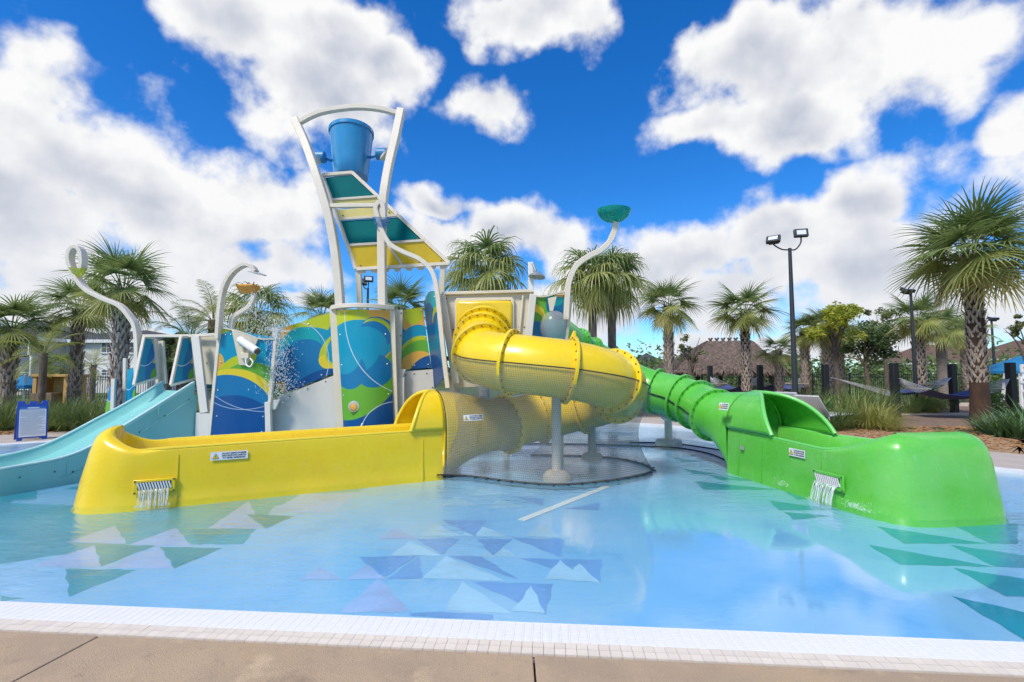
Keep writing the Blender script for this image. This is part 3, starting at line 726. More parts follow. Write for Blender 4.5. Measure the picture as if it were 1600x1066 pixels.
bolts.build('bolts', M_bolt, ps, kind='stuff'); bb2.build('panel_bolts', M_bolt2, ps, kind='stuff')

# ============================================================ DUMPING BUCKET TOWER
bt = thing('bucket_tower', Vector((-2.65, 8.4, 2.6)), 'tall tower with curved pale legs carrying a blue dumping bucket', 'bucket tower')
YL = 8.36
legL = catmull([at(x, y, YL + (.25 if y < 300 else 0) * (300 - y) / 120) for x, y in ((461, 187), (478, 225), (497, 280), (512, 330), (522, 380), (528, 430), (532, 482))], 6)
legR = catmull([at(x, y, YL + (.25 if y < 300 else 0) * (300 - y) / 120) for x, y in ((627, 172), (618, 215), (607, 262), (600, 305), (597, 345), (597, 410), (598, 482))], 6)
for lgp in (legL, legR):
    q = MB(); q.sweep(lgp, .15, .135, (0, 1, 0)); q.build('leg', M_pole, bt, bevel=.01)
q = MB(); q.sweep(catmull([legL[0] + Vector((.03, 0, -.08)), at(500, 176, YL + .24), at(550, 168, YL + .24), at(590, 170, YL + .24), legR[0] + Vector((-.02, 0, -.08))], 8), .10, .085, (0, 1, 0)); q.build('arch', M_pole, bt, bevel=.008)
q = MB(); q.bar(at(516, 322, YL), at(600, 321, YL), .07, .07); q.build('cross_bar', M_pole, bt, bevel=.006)
# bucket: tapered, wide at the top
M_buck = mat('bucket_blue', (.04, .29, .58), .24, var=.12, vscale=1.2, coat=.4)
bc = at(549, 243, 9.5); rt_, rb_ = 34 / 750 * 9.5, 26 / 750 * 9.5
ax = (Vector((-.05, .10, 1))).normalized()
hB = 80 / 750 * 9.5
bk = MB(); bk.lathe([(0, -.5 * hB), (rb_ * .97, -.5 * hB), (rb_, -.49 * hB), ((rt_ + rb_) / 2, 0), (rt_, .49 * hB), (rt_ + .015, .5 * hB), (rt_ + .015, .515 * hB), (rt_ - .02, .515 * hB), (rb_ - .03, -.46 * hB), (0, -.46 * hB)], bc, 36, ax)
buck = bk.build('bucket', M_buck, bt)
q = MB(); q.lathe([(rt_ + .004, .44 * hB), (rt_ + .016, .455 * hB), (rt_ + .016, .525 * hB), (rt_ - .03, .53 * hB)], bc, 36, ax); q.build('rim', M_buck, buck)
M_hub = mat('hub_blue', (.03, .22, .46), .4)
for sx, (hx, hy) in ((-1, (500, 246)), (1, (596, 241))):
    hc = at(hx, hy, 9.35)
    q = MB(); q.tube([hc + Vector((-.10, 0, 0)), hc + Vector((.10, 0, 0))], .115, 18); hu = q.build('bearing_hub', M_hub, bt, bevel=.01)
    q = MB(); q.tube([hc, Vector((bc.x + sx * rt_ * .9, bc.y, hc.z))], .028, 10); q.build('axle', M_hub, hu)
    lp = min((legL if sx < 0 else legR), key=lambda p: abs(p.z - hc.z))
    q = MB(); q.bar(hc + Vector((-sx * .0, 0, -.1)), lp + Vector((0, .06, -.12)), .08, .07); q.build('bearing_bracket', M_pole, hu, bevel=.005)
# splash roof: coloured sheets in a pale frame
YT, YB = 8.98, 8.60
rc = [at(557, 421, YB), at(703, 412, YB), at(551, 270, YT), at(504, 274, YT)]
def rp(u, v): return rc[0].lerp(rc[1], u).lerp(rc[3].lerp(rc[2], u), v)
nrm = (rc[1] - rc[0]).cross(rc[3] - rc[0]).normalized()
if nrm.y > 0: nrm = -nrm
# real v positions for the strips measured along the left edge of the roof
vpx = lambda y: (421 - y) / (421 - 274) if True else 0
def vfor(y):
    lo, hi = 0.0, 1.0
    for _ in range(30):
        mid = (lo + hi) / 2; p = rp(0, mid); d = p - Vector((0, 0, EYE)); c, s = math.cos(PITCH), math.sin(PITCH)
        yy = 533 - FPX * (-d.y * s + d.z * c) / (d.y * c + d.z * s)
        if yy > y: lo = mid
        else: hi = mid
    return (lo + hi) / 2
m, t, b_ = principled('teal_sheet'); MATS['teal_sheet'] = m
def sheet_mat(name, c, tl=.35):
    mm = mat(name, c, .55, trans=tl, var=.12, vscale=1.5); mm.node_tree.nodes['Principled BSDF'].inputs['Specular IOR Level'].default_value = .12; return mm
SH = {'t': sheet_mat('teal_roof_sheet', (.0, .30, .31), .6), 'y': sheet_mat('yellow_roof_sheet', (1.0, .80, .12), .7), 'p': sheet_mat('pale_yellow_sheet', (1.0, .90, .48), .7)}
cuts = [('y', 419, 386), ('t', 382, 346), ('p', 341, 328), ('p', 321, 315), ('t', 311, 278)]
for c, ya, yb in cuts:
    va, vb = vfor(ya), vfor(yb)
    for ua, ub in (((.025, .49), (.51, .975)) if c == 'y' and ya > 400 else ((.025, .975),)):
        q = MB(); q.prism([rp(ua, va), rp(ub, va), rp(ub, vb), rp(ua, vb)], nrm * -.012); q.build('roof_sheet', SH[c], bt, smooth=False)
rf = MB()
for a, b in ((0, 1), (1, 2), (2, 3), (3, 0)): rf.bar(rc[a], rc[b], .07, .06)
rf.build('roof_frame', M_pole, bt, bevel=.005)
rr = MB()
for y in (384, 343.5, 313): v = vfor(y); rr.bar(rp(0, v) + nrm * .01, rp(1, v) + nrm * .01, .05, .045)
rr.bar(rp(.5, .01) + nrm * .012, rp(.5, vfor(384)) + nrm * .012, .04, .04); rr.build('roof_rib', M_beige, bt, bevel=.004)
sc_ = MB()
dv = (rc[0] - rc[3]).normalized()
nsc = 8
for k in range(nsc):
    u0, u1 = (k + .12) / nsc, (k + .88) / nsc
    a, b = rp(u0, 0), rp(u1, 0)
    sc_.prism([a, b, b + Vector((-.03, 0, -.085)), a + Vector((.04, 0, -.085))], (0, .012, 0))
sc_.build('drip_edge', M_beige, bt, smooth=False)
rb2 = MB()
for u, v in ((.06, .03), (.3, .03), (.7, .03), (.94, .03), (.08, .26), (.5, .26), (.92, .26), (.1, .55), (.9, .55), (.12, .72), (.88, .72)): rb2.ball(rp(u, v) + nrm * .02, .016, 6, 4)
rb2.build('roof_bolts', M_bolt, bt, kind='stuff')
for (xa, ya, xb, yb) in ((560, 421, 569, 480), (692, 414, 687, 480)):
    q = MB(); q.bar(at(xa, ya, 8.64), Vector((at(xb, yb, 8.75).x, 8.75, 1.5)), .09, .08); q.build('roof_post', M_cream, bt, bevel=.006)

# ============================================================ SLIDES
def plastic(name, c, c2, rough=.26, worn=.25):
    m, t, b = principled(name); MATS[name] = m
    v = t.new('ShaderNodeTexCoord').outputs['Object']
    f = t.ramp(t.noise(v, 1.3, 5, .6), .38, .68)
    f2 = t.ramp(t.noise(t.vmath('MULTIPLY', v, (3, 3, .6)), 6, 5, .65), .55, .8, 0, worn)
    col = t.mix(f2, t.mix(f, c, c2), tuple(min(1, x * .6 + .32) for x in c))
    t.link(col, b.inputs['Base Color'])
    t.link(t.ramp(t.noise(v, 5, 4), .3, .7, rough - .06, rough + .14), b.inputs['Roughness'])
    b.inputs['Coat Weight'].default_value = .25; b.inputs['Coat Roughness'].default_value = .12
    bn = t.new('ShaderNodeBump'); bn.inputs['Strength'].default_value = .05; bn.inputs['Distance'].default_value = .02
    t.link(t.noise(v, 3.0, 3), bn.inputs['Height']); t.link(bn.outputs[0], b.inputs['Normal'])
    return m
M_yel = plastic('yellow_fibreglass', (.88, .63, .008), (.84, .57, .006), worn=.15)
M_grn = plastic('green_fibreglass', (.10, .50, .04), (.15, .54, .09), worn=.34)
M_teal = plastic('teal_fibreglass', (.21, .54, .50), (.26, .58, .54), .35, worn=.15)
M_lip = mat('pale_rim_green', (.16, .60, .12), .3, coat=.3)
M_lipy = mat('rim_yellow', (.84, .63, .03), .28, coat=.3)
M_lipt = mat('pale_rim_teal', (.56, .80, .79), .3, coat=.3)
M_black = mat('black_rope', (.015, .015, .016), .8)
M_txt = mat('label_ink', (.02, .02, .05), .6)
M_lab = mat('label_white', (.80, .80, .79), .4)
M_warn = mat('label_yellow', (.85, .58, .02), .4)

def frames(path):
    o = []
    for i, p in enumerate(path):
        tg = (path[min(i + 1, len(path) - 1)] - path[max(i - 1, 0)]).normalized()
        sd = tg.cross(Vector((0, 0, 1))).normalized(); o.append((p, tg, sd, sd.cross(tg)))
    return o
def flange(parent, p, tg, r, m, bolts, rim=.072, th=.045, nb=22):
    b = MB(); b.lathe([(r - .01, -th / 2), (r + rim, -th / 2), (r + rim, th / 2), (r - .01, th / 2)], p, 40, tg); b.build('flange', m, parent, bevel=.004)
    sd = tg.cross(Vector((0, 0, 1))).normalized(); u = sd.cross(tg)
    for k in range(nb):
        a = 2 * PI * k / nb
        for s in (-1, 1): bolts.ball(p + (sd * math.cos(a) + u * math.sin(a)) * (r + rim * .5) + tg * s * (th / 2 + .003), .014, 6, 4)
def bathtub(outline, rim, rr, zbase, zin, thick=.07, flare=.05, lean=None):
    """open trough wall following a plan outline; rim[i] top height, rr[i] rim rounding. returns MB, inner floor loop, rim line"""
    b = MB(); n = len(outline); prof = []; P = []
    for i in range(n):
        a = Vector(outline[max(i - 1, 0)]); c = Vector(outline[min(i + 1, n - 1)]); tg = (c - a).normalized()
        nn = Vector((tg.y, -tg.x))                       # outward (outline runs with the outside on its right)
        o = Vector(outline[i]); r = rr[i]; h = rim[i]
        row = [(flare, zbase), (flare * .6, zbase + .05), (flare * .45, zbase + (h - zbase) * .35), (flare * .2, zbase + (h - zbase) * .7), (0.0, h - r)]
        for k in range(1, 7):
            a_ = PI * .5 * k / 6; row.append((-r * (1 - math.cos(a_)), h - r + r * math.sin(a_)))
        wi = max(thick - r, .015) + r
        row.append((-wi, h - .004)); row.append((-wi - .02, h - .035)); row.append((-wi - .03, (h + zin) / 2)); row.append((-wi - .05, zin + .06)); row.append((-wi - .12, zin))
        ln_ = lean[i] if lean else 0.0
        P.append([Vector((o.x + nn.x * (d - ln_ * max(0, (z - zbase) / (h - zbase)) ** 1.3), o.y + nn.y * (d - ln_ * max(0, (z - zbase) / (h - zbase)) ** 1.3), z)) for d, z in row])
    m_ = len(P[0])
    b.add([q for r_ in P for q in r_], [(i * m_ + k, (i + 1) * m_ + k, (i + 1) * m_ + k + 1, i * m_ + k + 1) for i in range(n - 1) for k in range(m_ - 1)])
    return b, [r_[-1] for r_ in P], [r_[9] for r_ in P]
def smooth_outline(pts, n=6): return [(p.x, p.y) for p in catmull([(x, y, 0) for x, y in pts], n)]
def cross_wall(bm_name, parent, ring_pts, m): pass
def label_plate(parent, p, xdir, ydir, w, h, lines=True, n_off=.006):
    """white warning label lying on a wall: p centre, xdir along text, ydir up"""
    xd = Vector(xdir).normalized(); yd = Vector(ydir); yd = (yd - xd * yd.dot(xd)).normalized(); nd = xd.cross(yd)
    b = MB(); b.prism([p - xd * w / 2 - yd * h / 2, p + xd * w / 2 - yd * h / 2, p + xd * w / 2 + yd * h / 2, p - xd * w / 2 + yd * h / 2], nd * .003); lab = b.build('warning_label', M_lab, parent, smooth=False)
    tc_ = p - xd * w * .36 + nd * .0045; s = h * .34
    b = MB(); b.prism([tc_ - xd * s * 1.1 - yd * s, tc_ + xd * s * 1.1 - yd * s, tc_ + yd * s], nd * .001); b.build('triangle_border', M_txt, lab, smooth=False)
    s *= .8; tc_ += nd * .0015 - yd * h * .015
    b = MB(); b.prism([tc_ - xd * s * 1.1 - yd * s, tc_ + xd * s * 1.1 - yd * s, tc_ + yd * s], nd * .001); b.build('warning_triangle', M_warn, lab, smooth=False)
    b = MB(); b.prism([tc_ - xd * s * .1 - yd * s * .35 + nd * .0015, tc_ + xd * s * .1 - yd * s * .35 + nd * .0015, tc_ + xd * s * .14 + yd * s * .4 + nd * .0015, tc_ - xd * s * .14 + yd * s * .4 + nd * .0015], nd * .001)
    b.box(tc_ - yd * s * .62 + nd * .002, (s * .22, s * .22, .002), M=Matrix((xd, yd, nd)).transposed()); b.build('exclamation_mark', M_txt, lab, smooth=False)
    M4 = Matrix((xd, yd, nd)).transposed().to_4x4()
    for i, tx in enumerate(('DO NOT DISPATCH RIDER', 'UNTIL SHUTDOWN LANE FULL', 'TO LEVEL MARKINGS')):
        me = text_mesh('label_text', tx, h * .26, M_txt, bold=.0012)
        o = bpy.data.objects.new('label_text', me); COL.objects.link(o); o.parent = lab
        wd = max((v.co.x for v in me.vertices), default=.1) * 2
        sx = min(1.0, w * .66 / max(wd, .01))
        o.matrix_local = Matrix.Translation(p + xd * w * .13 + yd * (h * (.19 - .27 * i)) + nd * .005) @ M4 @ Matrix.Diagonal((sx, 1, 1, 1))
    return lab
def outlet(parent, p, xd, yd, m, w=.5, h=.15):
    """slotted overflow grille in a raised plate"""
    xd = Vector(xd).normalized(); yd = Vector(yd).normalized(); nd = xd.cross(yd).normalized(); MM = Matrix((xd, yd, nd)).transposed()
    b = MB(); b.box(p + nd * .004, (w * 1.28, h * 1.9, .024), M=MM); pl = b.build('outlet_plate', m, parent, bevel=.01)
    b = MB(); b.box(p + yd * h * .1 + nd * .015, (w, h, .012), M=MM); b.build('grille_back', M_black, pl, bevel=.002)
    nn = 11
    for k in range(nn + 1):
        c = p + yd * h * .1 + xd * (-w / 2 + .012 + k * (w - .024) / nn) + nd * .022
        M2 = MM @ Matrix.Rotation(R(18), 3, 'Z')
        q = MB(); q.box(c, (w / nn * .5, h * .98, .010), M=M2); q.build('grille_slat', M_white, pl, smooth=False)
    b = MB()
    for s1 in (-1, 1):
        for s2 in (-1, 1): b.ball(p + xd * s1 * w * .58 + yd * s2 * h * .78 + nd * .02, .012, 6, 4)
    b.build('plate_bolts', M_bolt, pl, kind='stuff')
    return nd

# ---------------------------------------------------- yellow tube slide
RT = .415
ys = thing('yellow_tube_slide', Vector((-1.0, 7.2, -.08)), 'bright yellow spiral tube slide ending in a long open trough', 'slide')
yb_ = MB()
yp = [at(757, 512, 8.42), at(755, 528, 8.0), at(752, 547, 7.45), at(768, 562, 7.02), at(825, 570, 6.78), at(895, 579, 6.76), at(948, 592, 6.98), at(968, 608, 7.50), at(938, 626, 8.15), at(884, 640, 8.42), at(832, 652, 8.30), at(790, 663, 7.95)]
path = catmull(yp, 10)
tb = MB(); tb.tube(path, RT, 40, cap=False, up=(0, 0, 1)); tb.build('tube', M_yel, ys)
fr_ = frames(path)
for i in (6, 13, 24, 36, 49, 62, 74, 86, 98, len(path) - 1):
    p, tg, sd, u = fr_[min(i, len(fr_) - 1)]; flange(ys, p, tg, RT, M_yel, yb_)
# port cover on the tower
q = MB(); pc = at(757, 498, 8.36)
q.box(pc, (.98, .16, .62)); q.build('port_cover', M_yel, ys, bevel=.05)
# fins on the crest of the tube at the joint
p, tg, sd, u = fr_[49]
q = MB(); q.prism([p + u * (RT + .02) - tg * .05, p + u * (RT + .02) + tg * .05, p + u * (RT + .14) + tg * .015, p + u * (RT + .14) - tg * .015], sd * .03); q.build('joint_fin', M_yel, ys, bevel=.008)
# trough
A = Vector((-4.93, 5.352)); B = Vector((-1.04, 7.25)); d = (B - A).normalized(); nrm2 = Vector((-d.y, d.x)); WY = .98
def yq(s, o): v = A + d * s + nrm2 * o; return (v.x, v.y)
LY = (B - A).length
outl = [yq(LY, 0), yq(LY * .75, 0), yq(LY * .5, 0), yq(1.2, 0), yq(.8, 0), yq(.45, .02), yq(.22, .09), yq(.07, .25), yq(.02, .49), yq(.07, .73), yq(.22, .89), yq(.45, .96), yq(.8, WY), yq(1.2, WY), yq(LY * .5, WY), yq(LY * .75, WY), yq(LY, WY)]
outl = smooth_outline(outl, 5)[::-1]
def trough_h(s, base, nose):
    f = max(0.0, min(1.0, (1.05 - s) / .95)); f = f * f * (3 - 2 * f)
    return base + (nose - base) * f
hs_, rs_ = [], []
for (x, y) in outl:
    s = (Vector((x, y)) - A).dot(d)
    hs_.append(trough_h(max(0, s) * 1.35 + .08, .585 + .015 * s, .85)); f = max(0, min(1, (.9 - s) / .8)); rs_.append(.028 + .16 * f)
le_ = [.15 * max(0, min(1, (.55 - (Vector(o) - A).dot(d)) / .5)) for o in outl]
tr, inner, rimline = bathtub(outl, hs_, rs_, -.085, .26, lean=le_)
trough = tr.build('trough', M_yel, ys)
fl = MB(); n = len(inner); fl.add(inner, [(i, i + 1, n - 2 - i, n - 1 - i) for i in range(n // 2 - 1)]); fl.build('trough_floor', M_yel, ys)
q = MB(); q.tube(rimline, [.02 if r < .04 else max(.002, .02 - (r - .04) * .35) for r in rs_], 8); q.build('rim', M_lipy, trough)
n3 = Vector((-nrm2.x, -nrm2.y, 0)); d3 = Vector((d.x, d.y, 0))
pc = A.to_3d() + d3 * .84 + n3 * .035 + Vector((0, 0, .185))
outlet(ys, pc + n3 * .008, d3, (0, 0, 1), M_yel, .32, .085)
YOUT = pc.copy()
label_plate(ys, A.to_3d() + d3 * 1.58 + n3 * .022 + Vector((0, 0, .475)), d3, Vector((0, 0, 1)) - n3 * .02, .40, .10)
for s in (1.05, LY * .93): q = MB(); q.bar(A.to_3d() + d3 * s + n3 * .047 + Vector((0, 0, -.07)), A.to_3d() + d3 * s + n3 * .008 + Vector((0, 0, .52)), .012, .006, side=d3); q.build('moulding_seam', M_yel, trough)

def hood(parent, name, m, lipm, tubeend, ttan, mouth_c, mdir, width, zrim, ztop, ext, r0=RT, bottom=True, n=40, steps=14, cut_hi=.5):
    """flare from the tube's end ring to the trough mouth, then two cheeks sweeping forward along the trough"""
    mdir = Vector(mdir).normalized(); ms = mdir.cross(Vector((0, 0, 1))).normalized()
    ts = ttan.cross(Vector((0, 0, 1))).normalized(); tu = ts.cross(ttan)
    def ringA(a): return tubeend + (ts * math.cos(a) + tu * math.sin(a)) * r0
    def ringB(a):
        ca, sa = math.cos(a), math.sin(a)
        if sa >= 0: return mouth_c + ms * ca * width / 2 + Vector((0, 0, zrim + (ztop - zrim) * sa))
        return mouth_c + ms * (max(-1, min(1, ca * 1.35))) * width / 2 + Vector((0, 0, zrim + (zrim + .085) * max(-1, sa * 1.25)))
    b = MB()
    def surf(u, v):
        a = 2 * PI * u; f = v * v * (3 - 2 * v); fb = v ** 2.2
        A_, B_ = ringA(a), ringB(a); p = A_.lerp(B_, v)
        zz = A_.z + (B_.z - A_.z) * (f if math.sin(a) >= 0 else fb)
        return Vector((p.x, p.y, zz))
    b.grid(surf, n, steps, True); h = b.build(name, m, parent)
    # cheeks
    b = MB(); lip = {}
    for s in (1, -1):
        def ch(u, v):
            a = u * PI / 2; p = ringB(a if s > 0 else PI - a)
            L = ext * (1 - u) ** .62
            return p + mdir * L * v
        b.grid(ch, 18, 12); lip[s] = [ch(k / 18, 1.0) for k in range(19)]
    c = b.build('cheek', m, h)
    sol = c.modifiers.new('thick', 'SOLIDIFY'); sol.thickness = .035; sol.offset = 0
    q = MB(); q.tube(catmull(lip[1] + lip[-1][::-1][1:], 3), .032, 10); q.build('lip', lipm, h)
    return h, surf
mc = (B + nrm2 * WY / 2).to_3d() + d3 * .02
hdy, rBy = hood(ys, 'hood', M_yel, M_lipy, fr_[-1][0], fr_[-1][1], mc, -d3, WY + .04, .645, 1.20, .50)
# black rope seam and label on the hood
lp = at(741, 651, 7.12)
sd_ = (at(775, 649, 7.30) - at(705, 653, 7.0)).normalized()
lbl = label_plate(ys, lp + Vector((0, -.16, .0)), sd_, Vector((0, .25, 1)), .30, .085)
q = MB(); q.tube([rBy(a / 360, 1.0) + (-d3) * -.03 + (n3 * .02 if a < 90 or a > 270 else Vector()) for a in range(0, 361, 6)], .010, 6); q.build('rope_seam', M_black, ys)
yb_.build('flange_bolts', mat('rust_bolt', (.16, .085, .02), .5), ys, kind='stuff')
# columns under the tube
for i, (px, py, Y, tx, ty) in enumerate(((870, 746, 0, 874, 622), (925, 717, 0, 918, 668))):
    g = G(px, py, -.05); top = at(tx, ty, g.y - (.02 if i == 0 else 0))
    q = MB(); q.tube([g, Vector((g.x + (.0), g.y, top.z))], .072, 16); cl = q.build('support_column', M_pole, ys)
    q = MB(); q.lathe([(0, .11), (.10, .11), (.15, .095), (.215, .02), (.225, -.03)], g, 18); q.build('footing', mat('footing_concrete', (.62, .57, .48), .8, var=.25, vscale=8, bump=.3), cl)
    q = MB(); nb_ = path[min(range(len(path)), key=lambda k: (path[k] - Vector((g.x, g.y, top.z + .3))).length)]
    q.sweep(catmull([Vector((g.x, g.y, top.z - .05)), Vector((g.x, g.y, top.z + .06)), nb_ + Vector((-.05 if i else .02, -.33 if i == 0 else .05, -.22 if i == 0 else -RT - .02))], 4), .10, .05, (1, 0, 0)); q.build('saddle', M_pole, cl, bevel=.006)

# ---------------------------------------------------- green tube slide
gs = thing('green_tube_slide', Vector((3.9, 7.5, -.08)), 'bright green tube slide running out into a trough on the right', 'slide')
gb_ = MB()
gp = [at(862, 522, 9.2), at(895, 546, 9.6), at(935, 570, 9.85), at(1000, 604, 9.85), at(1060, 621, 9.35), at(1095, 636, 8.85), at(1117, 649, 8.42)]
gpath = catmull(gp, 10)
tb = MB(); tb.tube(gpath, RT, 40, cap=False, up=(0, 0, 1)); tb.build('tube', M_grn, gs)
gf = frames(gpath)
for i in (10, 16, 22, 34, 41, 48, 60):
    p, tg, sd, u = gf[min(i, 60)]; flange(gs, p, tg, RT, M_grn, gb_, rim=.06)
A = Vector((3.98, 4.98)); B = Vector((3.45, 7.75)); d = (B - A).normalized(); nrm2 = Vector((d.y, -d.x)); WG = 1.0; WN = 1.44
LG = (B - A).length
outl = [yq(LG, 0), yq(LG * .7, 0), yq(LG * .45, 0), yq(.95, 0), yq(.55, .01), yq(.28, .05), yq(.10, .15), yq(.03, .32), yq(.0, .60), yq(-.02, WN - .32), yq(.04, WN - .13), yq(.2, WN - .03), yq(.55, WN), yq(.95, WN - .02), yq(LG * .45, WN - .1), yq(LG * .7, WG + .06), yq(LG, WG)]
outl = smooth_outline(outl, 5)
hs_, rs_ = [], []
for (x, y) in outl:
    s = (Vector((x, y)) - A).dot(d)
    hs_.append(trough_h(s, .53 + .032 * s, .835)); f = max(0, min(1, (.95 - s) / .75)); rs_.append(.028 + .19 * f)
le_ = [.09 * max(0, min(1, (.55 - (Vector(o) - A).dot(d)) / .5)) for o in outl]
tr, inner, rimline = bathtub(outl, hs_, rs_, -.085, .26, lean=le_)
trough = tr.build('trough', M_grn, gs)
fl = MB(); n = len(inner); fl.add(inner, [(i, i + 1, n - 2 - i, n - 1 - i) for i in range(n // 2 - 1)]); fl.build('trough_floor', M_grn, gs)
q = MB(); q.tube(rimline, [.02 if r < .04 else max(.002, .02 - (r - .04) * .35) for r in rs_], 8); q.build('rim', M_lip, trough)
n3 = Vector((-nrm2.x, -nrm2.y, 0)); d3 = Vector((d.x, d.y, 0))
def gface(s, z, off=.03): return A.to_3d() + d3 * s + n3 * off + Vector((0, 0, z))
GOUT = gface(.86, .215, .045)
outlet(gs, GOUT, -d3, (0, 0, 1), M_grn, .34, .10)
label_plate(gs, gface(1.36, .455, .026), -d3, Vector((0, 0, 1)) - n3 * .02, .27, .10)
mc = (B + nrm2 * WG / 2).to_3d() + d3 * .02
hd, rB = hood(gs, 'hood', M_grn, M_lip, gf[-1][0], gf[-1][1], mc, -d3, WG + .03, .62, 1.18, 1.02)
q = MB(); q.tube([rB(a / 360, 1.0) + d3 * .02 + n3 * .012 for a in range(90, 181, 6)], .028, 8); q.build('hood_rib', M_grn, hd)
lq = at(1130, 637, 7.62)
label_plate(gs, lq + Vector((.0, -.02, .02)), -d3 + Vector((.15, 0, 0)), Vector((.25, .1, 1)), .20, .11)
q = MB(); q.box(gface(LG * .86, .36, .045), (.02, .07, .05), rz=math.atan2(d.y, d.x) - PI / 2); q.build('level_marker', M_bolt2, gs)
for s in (1.0, LG * .72, LG * .9): q = MB(); q.bar(gface(s, -.07, .048), gface(s, .5, .008), .012, .006, side=d3); q.build('moulding_seam', M_grn, trough)
gb_.build('flange_bolts', mat('green_bolt', (.03, .14, .02), .5), gs, kind='stuff')
g = G(1045, 697, -.05); top = at(1042, 655, g.y)
q = MB(); q.tube([g, Vector((g.x, g.y, top.z + .05))], .08, 16); cl = q.build('support_column', M_pole, gs)
q = MB(); q.lathe([(0, .13), (.24, .13), (.27, .1), (.28, -.03)], g, 20); q.build('footing', MATS['footing_concrete'], cl)
q = MB(); q.sweep(catmull([Vector((g.x, g.y, top.z - .02)), at(1036, 653, g.y - .1), at(1028, 640, g.y - .2)], 4), .1, .05, (0, 1, 0)); q.build('saddle', M_pole, cl)

# ---------------------------------------------------- teal body slide
ts = thing('teal_body_slide', Vector((-6.2, 7.5, -.08)), 'open teal body slide curving down into the pool at left', 'slide')
# near wall plan line, far wall parallel
rw = [(-5.54, 8.42), (-5.98, 7.66), (-6.27, 7.05), (-6.52, 6.35), (-6.95, 5.5)]
sdir = Vector((-.45, -1.0)).normalized(); snor = Vector((-sdir.y, sdir.x)) * -1     # away from the viewer's right
if snor.x > 0: snor = -snor
zs = [1.24, .78, .36, .20, .18]
cps = [Vector((x, y, 0)) for x, y in rw]
line = catmull(cps, 10); N = len(line)
zc = catmull([Vector((i, 0, z)) for i, z in enumerate([1.17, .58, .19, .09, .08])], 10)
zr = catmull([Vector((i, 0, z)) for i, z in enumerate([1.33, .74, .34, .26, .24])], 10)
WT = 1.2
def side_off(i):
    tg = (line[min(i + 1, N - 1)] - line[max(i - 1, 0)]).normalized(); s = Vector((tg.y, -tg.x, 0))
    return s if s.x < 0 else -s
rows = []
for i in range(N):
    s = side_off(i); p = line[i]; zf, zt = zc[i].z, max(zr[i].z, zc[i].z + .13)
    cs = [(0.0, -.085), (0.0, zt - .06), (0, zt - .02), (.02, zt), (.075, zt), (.09, zt - .02), (.12, zf + .05), (.17, zf), (WT - .17, zf), (WT - .12, zf + .05), (WT - .09, zt - .02), (WT - .075, zt), (WT - .02, zt), (WT, zt - .02), (WT, -.085)]
    rows.append([p + s * a + Vector((0, 0, z)) for a, z in cs])
K = len(rows[0])
b = MB(); b.add([q for r_ in rows for q in r_], [(i * K + k, i * K + k + 1, (i + 1) * K + k + 1, (i + 1) * K + k) for i in range(N - 1) for k in range(K - 1)]); b.build('chute', M_teal, ts)
for o in (.0475, WT - .0475):
    q = MB(); q.sweep([line[i] + side_off(i) * o + Vector((0, 0, max(zr[i].z, zc[i].z + .13) + .004)) for i in range(N)], .085, .02, (.8, -.6, 0)); q.build('top_rail', M_lipt, ts)
q = MB(); q.tube([line[i] + side_off(i) * -.006 + Vector((0, 0, max(zr[i].z, zc[i].z + .13) - .26)) for i in range(0, 24)], .008, 5); q.build('seam', M_teal, ts)
q = MB()
for i in (6, 14, 22): p = line[i] + side_off(i) * -.004; zt = max(zr[i].z, zc[i].z + .13); q.bar(p + Vector((0, 0, zt - .28)), p + Vector((0, 0, zt - .03)), .008, .008)
q.build('panel_joint', M_teal, ts)
q = MB()
for i in range(1, 24, 4):
    q.ball(line[i] + side_off(i) * -.008 + Vector((0, 0, max(zr[i].z, zc[i].z + .13) - .24)), .013, 6, 4)
for i in range(24, 40, 5): q.ball(line[i] + side_off(i) * -.004 + Vector((0, 0, .12)), .012, 6, 4)
q.build('bolts', M_bolt, ts, kind='stuff')
q = MB(); q.prism([line[0] + Vector((0, .0, -.085)), line[0] + side_off(0) * WT + Vector((0, 0, -.085)), line[0] + side_off(0) * WT + Vector((0, 0, 1.1)), line[0] + Vector((0, 0, 1.1))], (.02, .04, 0)); q.build('end_plate', M_teal, ts)

# ---------------------------------------------------- safety nets
m, t, b_ = principled('grey_net'); MATS['grey_net'] = m
t.n.remove(b_); o_ = t.n.get('Material Output')
df = t.new('ShaderNodeBsdfDiffuse'); df.inputs[0].default_value = (.25, .25, .235, 1)
tp = t.new('ShaderNodeBsdfTransparent'); mx = t.new('ShaderNodeMixShader')
v = t.new('ShaderNodeTexCoord').outputs['Object']
uvn = t.new('ShaderNodeUVMap'); sp_uv = t.new('ShaderNodeSeparateXYZ'); t.link(uvn.outputs[0], sp_uv.inputs[0])
lines = t.math('MAXIMUM', *[t.ramp(t.math('ABSOLUTE', t.math('SUBTRACT', t.math('FRACT', sp_uv.outputs[i_]), .5)), .30, .44) for i_ in (0, 1)])
base_t = t.ramp(t.noise(t.vmath('MULTIPLY', v, (1, 1, .5)), 3.5, 4, .6), .3, .7, .76, .84)
f = t.math('SUBTRACT', base_t, t.math('MULTIPLY', lines, .32))
t.link(f, mx.inputs[0]); t.link(df.outputs[0], mx.inputs[1]); t.link(tp.outputs[0], mx.inputs[2]); t.link(mx.outputs[0], o_.inputs[0])
M_net = m
nt = thing('slide_net', Vector((.6, 6.6, -.06)), 'grey safety net hung from the yellow tube slide down to the floor', 'net', 'safety nets under the tube slides')
ctr = Vector((.45, 7.65, 0))
ups = []
